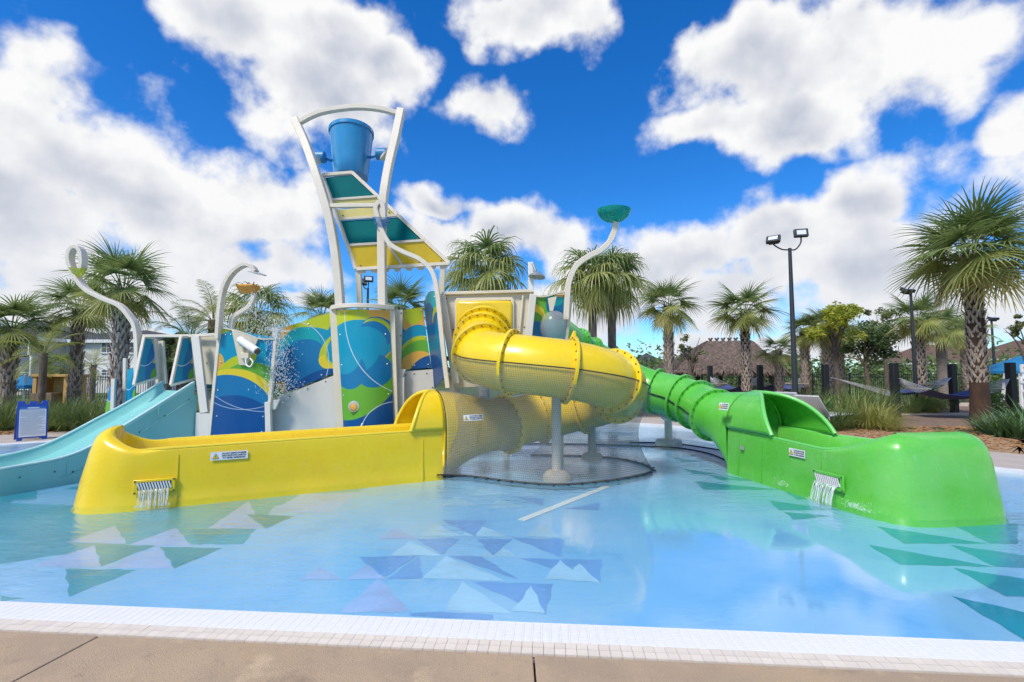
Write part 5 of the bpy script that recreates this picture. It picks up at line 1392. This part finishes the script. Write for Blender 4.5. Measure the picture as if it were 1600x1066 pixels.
# distant wood line that reads as one mass
rng = random.Random(77); wl = MB()
for k in range(250):
    x = -75 + 150 * rng.random(); y = rng.uniform(52, 66)
    h = rng.uniform(2.2, 4.4) * (1.5 if rng.random() < .1 else 1)
    leaf_cloud(wl, rng, Vector((x, y, h * .5)), h * .62, 110, .32, (1.3, .8, .8), .5)
tag(wl.build('tree_line', M_lf[1], None, smooth=False), 'distant green tree line beyond the fence', 'trees', kind='stuff')
rng = random.Random(78); wl = MB()
for k in range(130):
    x = rng.uniform(6, 44); y = rng.uniform(33.5, 37)
    leaf_cloud(wl, rng, Vector((x, y, .65)), rng.uniform(.6, 1.05), 90, .13, (1.2, .8, .9), .5)
tag(wl.build('hedge', M_lf[1], None, smooth=False), 'loose green hedge behind the black fence', 'hedge', kind='stuff')

# ornamental grasses and other clump plants
M_gr = [leafmat('grass_blade_green', (.14, .21, .05), (.23, .29, .07), .3), leafmat('grass_blade_yellow', (.34, .36, .08), (.42, .40, .11), .3), leafmat('grass_blade_dark', (.10, .16, .04), (.16, .215, .06), .3)]
def tuft_mesh(seed, n, L, spread, w, m, name='blades', stiff=.5):
    rng = random.Random(seed); b = MB()
    for k in range(n):
        a = rng.random() * 2 * PI; l = L * rng.uniform(.6, 1.1); o = rng.random() * spread * .35; tilt = rng.uniform(.05, 1.0) * spread
        p = Vector((math.cos(a) * o, math.sin(a) * o, 0)); dr = Vector((math.cos(a) * tilt, math.sin(a) * tilt, 1)).normalized(); pp = [p.copy()]
        for i in range(5): dr = (dr + Vector((math.cos(a) * .10, math.sin(a) * .10, -.26 * (1 - stiff) * (i + 1) * tilt))).normalized(); p = p + dr * l / 5; pp.append(p.copy())
        strip(b, pp, [w * .7, w, w, w * .8, w * .5, w * .05], Vector((-math.sin(a), math.cos(a), 0)))
    return b.mesh(name, m, smooth=False)
GR = [tuft_mesh(1, 330, 1.0, .75, .013, M_gr[0], stiff=.35), tuft_mesh(2, 330, 1.0, .8, .013, M_gr[1], stiff=.35), tuft_mesh(3, 330, 1.0, .7, .014, M_gr[2], stiff=.4)]
SPK = tuft_mesh(4, 120, 1.0, .95, .05, leafmat('spiky_leaf', (.10, .19, .07), (.16, .26, .08), .25), 'leaves', .85)
BRD = tuft_mesh(5, 34, 1.0, .8, .20, leafmat('broad_leaf', (.07, .19, .04), (.11, .24, .06), .3), 'leaves', .7)
def plant(name, label, me, px, py, s, rz, cat, group, z=-.012, Y=None, sz=None):
    g = G(px, py, z) if Y is None else Vector((at(px, py, Y).x, Y, z))
    t = thing(name, Vector((g.x, g.y, z)), label, cat, group, rz)
    child(me.name.split('.')[0], me, t, scale=(s, s, sz or s)); return t
rng = random.Random(90)
gl_ = 'ornamental grass clumps in the beds'
k = 0
for (px, Y, s, v, lab) in [(-14, 13.2, 1.05, 0, 'dark grass clump at the left edge behind the sign'), (12, 12.7, .95, 2, 'grass clump just left of the blue sign'), (30, 14.0, 1.0, 0, 'grass clump showing over the top of the blue sign'), (62, 13.3, .9, 2, 'grass clump just right of the blue sign'), (80, 12.6, .92, 0, 'grass clump right of the sign at the bed edge'), (96, 13.6, 1.05, 2, 'taller dark grass clump in the middle of the left bed'), (110, 12.6, .98, 0, 'grass clump in the middle of the left bed at the edge'), (124, 13.4, 1.1, 0, 'tall grass clump under the slim palm trunk'), (138, 12.4, .95, 2, 'grass clump left of the blue end panel'), (152, 13.0, 1.05, 0, 'grass clump directly behind the blue end panel'), (48, 12.4, .7, 2, 'short grass clump behind the sign'), (168, 13.6, 1.0, 2, 'grass clump by the large left palm trunk')]:
    plant('grass_clump', lab, GR[v], px, 600, s, rng.random() * 6, 'grass clump', gl_, Y=Y)
for (px, Y, s, v, lab) in [(1318, 13.2, 1.0, 0, 'green grass clump above the green slide wing'), (1340, 14.4, 1.25, 0, 'tall green grass clump left of the front hammock post'), (1352, 13.0, .95, 1, 'yellowish grass clump in front of the tall green one'), (1372, 13.2, .95, 1, 'yellowish grass clump next to the front hammock post'), (1330, 16.0, 1.4, 0, 'grass clump deep in the bed left of the hammock'), (1368, 15.6, 1.35, 0, 'large grass clump directly left of the hammock post'), (1308, 14.5, 1.1, 1, 'pale grass clump behind the lounger'), (1302, 12.6, .75, 2, 'low dark grass clump at the slide wing'), (1386, 12.6, .68, 1, 'small yellowish grass clump at the bed edge'), (1420, 17.8, 1.0, 0, 'grass clump under the front hammock, left'), (1440, 18.6, 1.05, 0, 'grass clump under the front hammock, middle'), (1458, 18.2, .85, 1, 'yellowish grass clump under the hammock'), (1280, 17.0, 1.2, 2, 'dark grass clump behind the broad-leaved plants')]:
    plant('grass_clump', lab, GR[v], px, 600, s, rng.random() * 6, 'grass clump', gl_, Y=Y)
for (px, Y, s, lab) in [(1268, 14.6, .95, 'broad-leaved plant left of centre behind the loungers'), (1292, 14.2, .90, 'broad-leaved plant next to the upright lounger'), (1248, 15.4, .75, 'broad-leaved plant at the foot of the tall lamp post')]:
    plant('broad_leaved_plant', lab, BRD, px, 600, s, rng.random() * 6, 'plant', 'broad-leaved plants behind the loungers', Y=Y)
for (px, Y, s, lab) in [(1556, 11.6, .70, 'spiky green plant behind the nose of the green slide'), (1592, 11.2, .85, 'tall spiky plant at the right edge'), (1530, 12.4, .48, 'low spiky plant left of the right hammock post'), (1610, 12.6, 1.0, 'spiky plant beyond the right edge plant')]:
    plant('spiky_plant', lab, SPK, px, 600, s, rng.random() * 6, 'plant', 'spiky plants at the right bed', Y=Y)
plant('spiky_plant', 'spiky plant at the foot of the large left palm', SPK, 140, 600, .8, 1.0, 'plant', 'spiky plants at the left bed', Y=14.2)
bx = MB(); rng2 = random.Random(6); leaf_cloud(bx, rng2, Vector((0, 0, .32)), .36, 700, .045, (1.15, 1.15, .85), .72); me_bx = bx.mesh('foliage', leafmat('boxwood_leaf', (.10, .19, .03), (.17, .25, .04), .25), smooth=False)
for (px, Y, s, lab) in [(1537, 17.5, 1.1, 'small clipped shrub just right of the large palm trunk'), (1552, 17.2, 1.25, 'round clipped shrub between the palm and the hammock post'), (1573, 17.2, .8, 'small round shrub beside the right hammock post'), (1478, 19.5, 1.0, 'round shrub under the hammock left of the palm'), (1462, 20.0, 1.0, 'round shrub beneath the middle of the hammock'), (1590, 24.0, 2.2, 'large yellow-green shrub behind the lifeguard chair'), (1562, 24.5, 2.3, 'large yellow-green shrub behind the right hammock')]:
    plant('round_shrub', lab, me_bx, px, 600, s, 1.3 * px, 'shrub', 'clipped shrubs round the hammocks', Y=Y)
# loose bark chips in the bed
rng = random.Random(12); ch = MB()
for k in range(2600):
    i = idx[rng.randrange(len(idx) - 1)]
    if rng.random() < .6: x, y = rng.uniform(6.5, 13.5), rng.uniform(9.5, 13.6)
    else: x, y = rng.uniform(-14.5, -8.8), rng.uniform(11.8, 14.2)
    M_ = Matrix.Rotation(rng.random() * 6, 3, 'Z') @ Matrix.Rotation(rng.uniform(-.5, .5), 3, 'X')
    ch.box((x, y, 0.0), (rng.uniform(.05, .13), rng.uniform(.02, .05), .014), M=M_)
# keep chips off the deck: only those beyond the bed edge survive
def inside(poly, x, y):
    c = False; j = len(poly) - 1
    for i in range(len(poly)):
        if (poly[i][1] > y) != (poly[j][1] > y) and x < (poly[j][0] - poly[i][0]) * (y - poly[i][1]) / (poly[j][1] - poly[i][1]) + poly[i][0]: c = not c
        j = i
    return c
keep = MB(); lim = f3
for k in range(len(ch.v) // 8):
    vs = ch.v[8 * k:8 * k + 8]; c = sum(vs, Vector()) / 8
    if not inside(lim, c.x, c.y): keep.add(vs, [(0, 1, 3, 2), (4, 6, 7, 5), (0, 4, 5, 1), (2, 3, 7, 6), (0, 2, 6, 4), (1, 5, 7, 3)])
tag(keep.build('bark_chips', mat('chip_wood', (.50, .28, .12), .9, col2=(.26, .13, .06), vscale=9), None, smooth=False), 'scattered orange bark chips in the planting beds', 'mulch', kind='stuff')

# ============================================================ BUILDINGS, FENCE, FURNITURE
M_stucco = mat('white_stucco', (.74, .73, .70), .9, var=.06, vscale=1.2)
M_cstuc = mat('cream_stucco', (.62, .56, .47), .9, var=.08, vscale=1.2)
M_shing = mat('dark_shingle', (.075, .075, .085), .95, var=.35, vscale=4, bump=.4)
M_bshing = mat('brown_shingle', (.17, .10, .075), .95, var=.3, vscale=4, bump=.4)
M_glass = mat('window_glass', (.10, .12, .14), .08, coat=.4)
M_trim = mat('white_trim', (.78, .78, .76), .6)
M_blk = mat('black_metal', (.012, .013, .015), .5)
def house(label, x0, x1, Y, dep, h, roof_h, wm, rm, wins, name='house', ov=.3):
    t = thing(name, Vector(((x0 + x1) / 2, Y + dep / 2, -.03)), label, 'house', 'houses beyond the fence')
    b = MB(); b.box(((x0 + x1) / 2, Y + dep / 2, h / 2 - .03), (x1 - x0, dep, h)); b.build('wall', wm, t, smooth=False)
    r = MB(); a, b2, c, d2 = Vector((x0 - ov, Y - ov, h)), Vector((x1 + ov, Y - ov, h)), Vector((x1 + ov, Y + dep + ov, h)), Vector((x0 - ov, Y + dep + ov, h)); w_ = min(dep, x1 - x0) / 2
    e1, e2 = Vector((x0 + w_, Y + dep / 2, h + roof_h)), Vector((x1 - w_, Y + dep / 2, h + roof_h))
    r.add([a, b2, c, d2, e1, e2], [(0, 1, 5, 4), (1, 2, 5), (2, 3, 4, 5), (3, 0, 4), (3, 2, 1, 0)]); ro = r.build('roof', rm, t, smooth=False)
    f = MB(); f.bar(a - Vector((0, 0, .12)), b2 - Vector((0, 0, .12)), .05, .24); f.bar(b2 - Vector((0, 0, .12)), c - Vector((0, 0, .12)), .05, .24); f.bar(d2 - Vector((0, 0, .12)), a - Vector((0, 0, .12)), .05, .24); f.build('fascia', M_trim, ro, smooth=False)
    for (wx, wz, ww, wh) in wins:
        fm = MB(); fm.box((wx, Y - .03, wz), (ww + .2, .10, wh + .2)); wo = fm.build('window', M_trim, t, smooth=False)
        for s in (-1, 1):
            for v in (-1, 1):
                g = MB(); g.box((wx + s * ww * .25, Y - .085, wz + v * wh * .25), (ww * .5 - .07, .03, wh * .5 - .06)); g.build('pane', M_glass, wo, smooth=False)
    return t
def wp(px, py, Y): p = at(px, py, Y); return p.x, p.z
H1 = at(0, 540, 36).z
wl_ = []
for (px, py, ww, wh) in ((168, 543, .75, .72), (168, 582, .75, .42), (205, 543, .7, .8), (66, 568, .6, .6), (78, 568, .6, .6), (207, 580, .7, .5), (120, 545, .7, .7)):
    if ww: x_, z_ = wp(px, py, 36); wl_.append((x_, z_, ww, wh))
house('white two-storey house with dark hipped roof behind the left palms', at(30, 560, 36).x, at(232, 560, 36).x, 36, 12, at(100, 531, 36).z, 1.25, M_stucco, M_shing, wl_)
wl2 = [(*wp(px, py, 33), ww, wh) for px, py, ww, wh in ((6, 541, 1.8, 1.4), (8, 582, 2.0, 2.2), (30, 582, 1.5, 2.2), (30, 541, 1.4, 1.4))]
house('pale house with dark porch screens at the left edge', at(-120, 560, 33).x, at(38, 560, 33).x, 33, 10, at(0, 526, 33).z, 1.6, M_cstuc, M_shing, wl2)
for (xa, xb, Y, yt, rh, lab, wm, rm, wn) in [(1432, 1600, 78, 567, 3.2, 'brown-roofed pale house far behind the hammocks', M_cstuc, M_bshing, [(1497, 578), (1530, 577), (1448, 580)]), (1000, 1050, 70, 573, 2.2, 'dark-roofed house far behind the green slide', M_stucco, M_shing, [(1030, 582)]), (1215, 1265, 85, 573, 2.5, 'small far house right of the hut', M_cstuc, M_bshing, [(1235, 580)]), (1590, 1720, 72, 560, 3.0, 'pale house far off at the right edge', M_stucco, M_bshing, [(1612, 575)])]:
    house(lab, at(xa, 570, Y).x, at(xb, 570, Y).x, Y, 10, at(800, yt, Y).z, rh, wm, rm, [(*wp(a, b, Y), 1.6, 1.5) for a, b in wn])
# black picket fence
def fence(label, pts, h, span=2.4, pick=.13):
    t = thing('metal_fence', pts[0], label, 'fence', 'black metal fences')
    b = MB(); rl = MB()
    L = 0
    for a, c in zip(pts, pts[1:]):
        a, c = Vector(a), Vector(c); n = int((c - a).length / pick); dd = (c - a) / n
        for k in range(n): p = a + dd * k; b.box(p + Vector((0, 0, h / 2)), (.022, .022, h), rz=0)
        for z in (h - .08, h - .25, .12): rl.bar(a + Vector((0, 0, z)), c + Vector((0, 0, z)), .035, .04)
        npst = max(1, int((c - a).length / span))
        for k in range(npst + 1):
            p = a.lerp(c, k / npst); q = MB(); q.box(p + Vector((0, 0, h / 2 + .03)), (.07, .07, h + .06)); q.build('post', M_blk, t, smooth=False)
    b.build('pickets', M_blk, t, smooth=False, kind='stuff'); rl.build('rails', M_blk, t, smooth=False)
fence('long black picket fence behind the hut and hammocks', [(5.5, 32.5, -.03), (44, 31.0, -.03)], 1.45)
fence('black picket fence in front of the white house', [(-34, 27.0, -.03), (-17.5, 28.5, -.03)], 1.35)
# thatched hut
ht = thing('thatched_hut', Vector((at(1140, 600, 27).x, 28.5, -.03)), 'open hut with a shaggy brown thatched roof', 'hut')
M_th = mat('palm_thatch', (.155, .11, .085), .95, col2=(.09, .065, .05), vscale=10, bump=1.0, bscale=30, stretch=(1, 1, .5))
Yh0, Yh1 = 26.4, 31.0
e0, e1 = at(1056, 580, Yh0), at(1228, 580, Yh0); r0, r1 = at(1107, 534, 28.7), at(1172, 533, 28.7)
ev = [e0, e1, Vector((e1.x, Yh1, e0.z)), Vector((e0.x, Yh1, e0.z))]
q = MB(); q.add(ev + [r0, r1], [(0, 1, 5, 4), (1, 2, 5), (2, 3, 4, 5), (3, 0, 4), (3, 2, 1, 0)]); hr = q.build('roof', M_th, ht, smooth=False)
rng = random.Random(31); q = MB()
faces = [(ev[0], ev[1], r1, r0), (ev[1], ev[2], r1, r1), (ev[3], ev[0], r0, r0)]
for a, b2, c, d2 in faces:
    nn = (b2 - a).cross(d2 - a).normalized()
    if nn.z < 0: nn = -nn
    for k in range(3600 if a is ev[0] else 1500):
        u, v = rng.random(), rng.random() ** .9
        p = a.lerp(b2, u).lerp(d2.lerp(c, u), v); dn = (a.lerp(b2, u) - d2.lerp(c, u)).normalized()
        l = rng.uniform(.3, .6); sd = dn.cross(nn).normalized(); x_ = p + nn * rng.uniform(.03, .10); dr = (dn + sd * rng.uniform(-.25, .25) + nn * rng.uniform(-.05, .12)).normalized()
        strip(q, [x_, x_ + dr * l * .6, x_ + dr * l + Vector((0, 0, -.03))], [.05, .06, .01], sd)
    for k in range(420):
        u = rng.random(); p = a.lerp(b2, u); sd = (b2 - a).normalized()
        strip(q, [p + Vector((0, 0, .12)), p + Vector((rng.uniform(-.08, .08), 0, -.1)), p + Vector((rng.uniform(-.12, .12), -.03, -.34 * rng.uniform(.5, 1)))], [.06, .06, .01], sd)
th_ = q.build('thatch_fringe', mat('loose_thatch', (.215, .155, .12), .95, col2=(.11, .08, .06), vscale=6), hr, smooth=False, kind='stuff')
for k in range(7):
    q = MB(); p = r0.lerp(r1, (k + .3) / 6.6); q.bar(p + Vector((-.1, 0, -.06)), p + Vector((.12, 0, .22)), .09, .09); q.bar(p + Vector((.12, 0, -.06)), p + Vector((-.1, 0, .20)), .08, .08); q.build('ridge_tie', M_th, hr, smooth=False)
for (px, Y) in ((1078, 27), (1112, 27), (1125, 30.3), (1158, 27.0), (1176, 27.0), (1205, 27), (1190, 30.3), (1090, 30.3)):
    q = MB(); p = at(px, 590, Y); q.tube([(p.x, Y, -.03), (p.x + .04, Y, e0.z + .25)], .12, 10); q.build('post', M_trk, ht)

# floodlight posts
M_lp = mat('dark_lamp_post', (.045, .05, .055), .45, metal=.3); M_lens = mat('lamp_lens', (.75, .78, .80), .2, coat=.5)
def lamp(label, px, py_top, Y, w, heads, name='lamp_post', simple=False):
    top = at(px, py_top, Y); t = thing(name, Vector((top.x, Y, -.03)), label, 'lamp post', 'flood light posts')
    q = MB(); q.tube([(top.x, Y, -.03), (top.x, Y, top.z)], [w, w * .55], 12); q.build('pole', M_lp, t)
    for (dx, dz, ry, rx_) in heads:
        c = top + Vector((dx, 0, dz))
        a = MB(); a.tube(catmull([top + Vector((0, 0, -.06)), top + Vector((dx * .5, 0, -.04 + (.0 if abs(dx) > .1 else .1))), top + Vector((dx * .95, 0, dz * .35)), c + Vector((0, 0, -.12))], 6), .026, 8); a.build('arm', M_lp, t)
        Mh = Matrix.Rotation(ry, 3, 'Z') @ Matrix.Rotation(rx_, 3, 'X')
        h_ = MB(); h_.box(c, (.46, .14, .30), M=Mh); h_.box(c + Mh @ Vector((0, .1, 0)), (.34, .12, .2), M=Mh); hh = h_.build('lamp_head', M_lp, t, bevel=.02)
        l_ = MB(); l_.box(c + Mh @ Vector((0, -.074, 0)), (.30, .012, .17), M=Mh); l_.build('lens', M_lens, hh, smooth=False)
lamp('tall dark post with two flood lights above the green slide', 1234, 388, 17.0, .105, [(-.58, .32, R(-40), R(-35)), (.42, .55, R(-14), R(-12))])
lamp('dark flood light post seen under the bucket roof', 575, 450, 24.0, .10, [(.02, .45, R(20), R(-10)), (-.25, .3, R(70), R(-10))])
lamp('slanting dark lamp post between the hammocks and the palms', 1423, 458, 19.0, .085, [(-.12, .12, R(10), R(-60))])
lamp('far dark lamp post right of the large palm', 1549, 499, 27.0, .09, [(.1, .05, R(0), R(-70))])

# hammocks
M_rope = mat('hammock_rope', (.50, .50, .52), .8); M_ham = mat('navy_hammock', (.045, .065, .17), .85, col2=(.08, .10, .24), vscale=12); M_wood = mat('spreader_wood', (.42, .33, .18), .7)
def hpost(label, px, Y, h=1.85):
    p = at(px, 600, Y); q = MB(); q.box((p.x, Y, h / 2 - .03), (.2, .2, h)); o = q.build('hammock_post', M_blk, None, bevel=.012); tag(o, label, 'post', 'black hammock posts'); return Vector((p.x, Y, 0))
def hammock(label, a, b, za=1.35, sag=.62, wd=1.3, f0=.2, f1=.8):
    A_, B_ = a + Vector((0, 0, za)), b + Vector((0, 0, za)); d_ = (B_ - A_); s_ = Vector((-d_.y, d_.x, 0)).normalized()
    t = thing('hammock', (A_ + B_) / 2 * Vector((1, 1, 0)) if False else Vector(((A_.x + B_.x) / 2, (A_.y + B_.y) / 2, .5)), label, 'hammock', 'navy hammocks')
    def mid(u): return A_.lerp(B_, u) + Vector((0, 0, -sag * 4 * u * (1 - u)))
    def bed(u, v): w_ = wd / 2 * (2 * v - 1); return mid(f0 + (f1 - f0) * u) + s_ * w_ + Vector((0, 0, -.13 * (1 - (2 * v - 1) ** 2)))
    q = MB(); q.grid(bed, 24, 10); q.build('bed', M_ham, t)
    for u, P_ in ((0, A_), (1, B_)):
        q = MB(); e0_, e1_ = bed(u, 0), bed(u, 1); q.tube([e0_, e1_], .022, 8); q.build('spreader_bar', M_wood, t)
        q = MB()
        for k in range(13): q.tube([P_, bed(u, k / 12)], .007, 4, cap=False)
        q.build('strings', M_rope, t, kind='stuff')
pa, pb = hpost('black hammock post at the front left of the right garden', 1398, 16.4), hpost('black hammock post nearest the right edge', 1580, 15.8)
hammock('navy hammock slung behind the large right palm', pa, pb)
pc_, pd_ = hpost('black hammock post left of the large right palm', 1489, 18.3), hpost('black hammock post half hidden by grass', 1290, 19.0)
hammock('navy hammock behind the front one, left of the palm', pd_, pc_, f0=.5, f1=.84)
pe, pf_ = hpost('black hammock post in front of the hut, nearer the slide', 1188, 21.0), hpost('black hammock post at the left foot of the hut', 1110, 23.0)
hammock('navy hammock in front of the thatched hut', pf_, pe)
pg_, ph = hpost('black hammock post beside the hut palm', 1167, 22.0), hpost('black hammock post right of the tall lamp post', 1262, 23.5)
hammock('navy hammock right of the hut, behind the lamp post', pg_, ph)

# sun loungers: only their backs rise over the slide
M_sling = mat('lounger_white', (.66, .66, .66), .6, var=.06)
for (px, py, Y, lab, h) in ((1214, 622, 13.4, 'pale sun lounger left of three behind the green slide', .30), (1243, 622, 13.7, 'pale sun lounger in the middle behind the green slide', .30), (1276, 627, 12.9, 'pale sun lounger with raised back nearest the grasses', .40)):
    p = at(px, py, Y); t = thing('sun_lounger', Vector((p.x, Y, 0)), lab, 'sun lounger', 'sun loungers on the far deck')
    dirv = Vector((.88, .48, 0)).normalized(); sv = Vector((-dirv.y, dirv.x, 0)); o = Vector((p.x, Y, 0)); tz = at(px, py - 8, Y).z
    q = MB(); s0 = o - sv * .32 + Vector((0, 0, .36)); bk_ = [s0, s0 + sv * .64, o + sv * .32 + dirv * -.48 + Vector((0, 0, tz)), o - sv * .32 + dirv * -.48 + Vector((0, 0, tz))]
    q.prism(bk_, (0, 0, .04)); q.build('backrest', M_sling, t, bevel=.01)
    q = MB(); q.prism([o - sv * .32 + Vector((0, 0, .34)), o + sv * .32 + Vector((0, 0, .34)), o + sv * .32 + dirv * 1.3 + Vector((0, 0, .34)), o - sv * .32 + dirv * 1.3 + Vector((0, 0, .34))], (0, 0, .04)); q.build('seat', M_sling, t, bevel=.01)
    for a_, b_2 in ((0, -1), (0, 1), (1.2, -1), (1.2, 1)): q = MB(); q.box(o + dirv * a_ + sv * .28 * b_2 + Vector((0, 0, .17)), (.05, .05, .34)); q.build('leg', M_trim, t)

# blue A-frame rules board
sp = G(50, 688); sg = thing('a_frame_sign', Vector((sp.x, sp.y, 0)), 'blue A-frame rules board with white printed sheet', 'sign')
M_sb = mat('sign_blue', (.012, .075, .42), .35, coat=.2)
sx = Vector((.62, .78, 0)).normalized(); fwd = Vector((.78, -.62, 0)).normalized(); o = Vector((sp.x, sp.y, .0)); WS, HS = .66, .86
def sg_p(x, z, off=0.0): return o + sx * x * .74 + Vector((0, 0, z)) - fwd * (z * .16) + fwd * off
def sboard(back):
    b = MB(); outline = [(-.33, 0), (-.22, 0), (-.20, .05), (.20, .05), (.22, 0), (.33, 0), (.33, .86), (.20, .86), (.18, .79), (.10, .79), (.09, .85), (-.07, .85), (-.08, .79), (-.16, .79), (-.18, .86), (-.33, .86)]
    if not back: b.prism([sg_p(x, z) for x, z in outline][::-1], fwd * -.03)
    else: b.prism([o + sx * x * .74 + Vector((0, 0, z)) - fwd * (.42 - z * .30) for x, z in outline][::-1], fwd * -.03)
    return b
sboard(False).build('front_board', M_sb, sg, smooth=False); sboard(True).build('rear_board', M_sb, sg, smooth=False)
b = MB(); b.prism([sg_p(-.29, .08, .004), sg_p(.29, .08, .004), sg_p(.29, .67, .004), sg_p(-.29, .67, .004)], fwd * .004); pp_ = b.build('printed_sheet', M_lab, sg, smooth=False)
b = MB(); b.prism([sg_p(-.29, .672, .004), sg_p(.29, .672, .004), sg_p(.29, .735, .004), sg_p(-.29, .735, .004)], fwd * .004); b.build('header_strip', mat('header_blue', (.03, .17, .50), .4), sg, smooth=False)
ydir_ = (sg_p(0, 1) - sg_p(0, 0)).normalized(); M4 = Matrix((sx, ydir_, sx.cross(ydir_))).transposed().to_4x4()
b = MB(); b.prism([sg_p(-.12, .698, .0085), sg_p(.13, .698, .0085), sg_p(.13, .722, .0085), sg_p(-.12, .722, .0085)], fwd * .001); b.prism([sg_p(-.28, .682, .0085), sg_p(.28, .682, .0085), sg_p(.28, .689, .0085), sg_p(-.28, .689, .0085)], fwd * .001); b.build('header_print', M_lab, sg, smooth=False)
rng = random.Random(3); b = MB()
for k in range(24):                 # the rules are unreadable lines of print at this size
    z = .645 - k * .0225; x = -.27; end = rng.choice((.27, .25, .2, .1, .26, .27)); 
    if k in (6,): x, end = -.13, .12
    while x < end:
        w_ = rng.uniform(.012, .045); b.prism([sg_p(x, z - .004, .0085), sg_p(min(end, x + w_), z - .004, .0085), sg_p(min(end, x + w_), z + .004, .0085), sg_p(x, z + .004, .0085)], fwd * .001); x += w_ + .007
b.build('rules_print', mat('grey_ink', (.34, .34, .37), .7), sg, smooth=False, kind='stuff')

# umbrellas
def umbrella(label, px, py, Y, r, c, hgt=.5):
    p = at(px, py, Y); t = thing('patio_umbrella', Vector((p.x, Y, -.03)), label, 'umbrella', 'blue patio umbrellas')
    q = MB(); n = 8
    for k in range(n):
        a0, a1 = 2 * PI * k / n, 2 * PI * (k + 1) / n
        e0_ = p + Vector((math.cos(a0) * r, math.sin(a0) * r, -hgt * .6)); e1_ = p + Vector((math.cos(a1) * r, math.sin(a1) * r, -hgt * .6))
        q.add([p + Vector((0, 0, hgt * .4)), e0_, e1_, e0_ + Vector((0, 0, -.16)), e1_ + Vector((0, 0, -.16))], [(0, 1, 2), (1, 3, 4, 2)])
    q.build('canopy', c, t, smooth=False)
    q = MB(); q.tube([(p.x, Y, -.03), (p.x, Y, p.z + hgt * .45)], .03, 8); q.build('pole', M_trim, t)
M_umb = mat('umbrella_blue', (.025, .25, .52), .8, trans=.25, var=.1)
umbrella('blue patio umbrella beside the left edge palm', 39, 592, 21.0, .65, M_umb, .45)
umbrella('blue patio umbrella behind the lifeguard chair', 1606, 563, 26.0, 2.1, M_umb, .95)
# lifeguard chair at the right edge
p = at(1597, 600, 20.0); lc = thing('lifeguard_chair', Vector((p.x, 20.0, -.01)), 'white wooden lifeguard chair at the right edge', 'chair')
for sx_ in (-1, 1):
    for sy in (-1, 1): q = MB(); q.bar(p * Vector((1, 1, 0)) + Vector((sx_ * .5, sy * .4, 0)), Vector((p.x + sx_ * .36, 20 + sy * .3, 1.45)), .08, .08); q.build('leg', M_trim, lc)
for z in (.35, .75, 1.1): q = MB(); q.bar((p.x - .46, 19.62, z), (p.x + .46, 19.62, z), .05, .09); q.build('rung', M_trim, lc)
q = MB(); q.box((p.x, 20, 1.25), (.85, .7, .06)); q.build('seat', M_trim, lc); q = MB(); q.box((p.x, 19.58, 1.66), (.95, .04, .34)); q.build('sign_board', M_trim, lc)
q = MB(); q.box((p.x, 19.555, 1.58), (.7, .01, .04)); q.build('sign_stripe', M_txt, lc)
q = MB()
for k in range(9): q.box((p.x - .36 + k * .09, 19.557, 1.70), (.055, .008, .07))
q.build('sign_print', mat('faded_ink', (.45, .45, .46), .7), lc, smooth=False)
# wooden counter on the left lawn
p = at(86, 610, 20.0); wc_ = thing('wooden_counter', Vector((p.x, 20.0, -.03)), 'yellow-brown wooden garden counter with dark front crate', 'counter')
M_wd = mat('oiled_wood', (.55, .32, .10), .6, var=.2, vscale=4, stretch=(1, 1, 6)); M_wdd = mat('weathered_wood', (.22, .15, .10), .8, var=.25, vscale=6)
xa, xb = at(63, 600, 20).x, at(111, 600, 20).x; zt = at(80, 587, 20).z
for x in (xa, xb): q = MB(); q.box((x, 20.2, zt / 2), (.16, .9, zt)); q.build('side_panel', M_wd, wc_, bevel=.01)
q = MB(); q.box(((xa + xb) / 2, 20.2, zt), (xb - xa + .25, 1.0, .10)); q.build('top', M_wd, wc_, bevel=.01)
nb = 6
for k in range(nb): q = MB(); q.box(((xa + xb) / 2, 20.5, .1 + (k + .5) * (zt - .15) / nb), (xb - xa - .18, .03, (zt - .15) / nb - .012)); q.build('back_board', mat('pale_wood', (.62, .42, .16), .6, var=.15, vscale=5), wc_, smooth=False)
q = MB(); q.box(((xa + xb) / 2 - .1, 19.75, .33), (.85, .5, .66)); q.build('crate', M_wdd, wc_, bevel=.01)
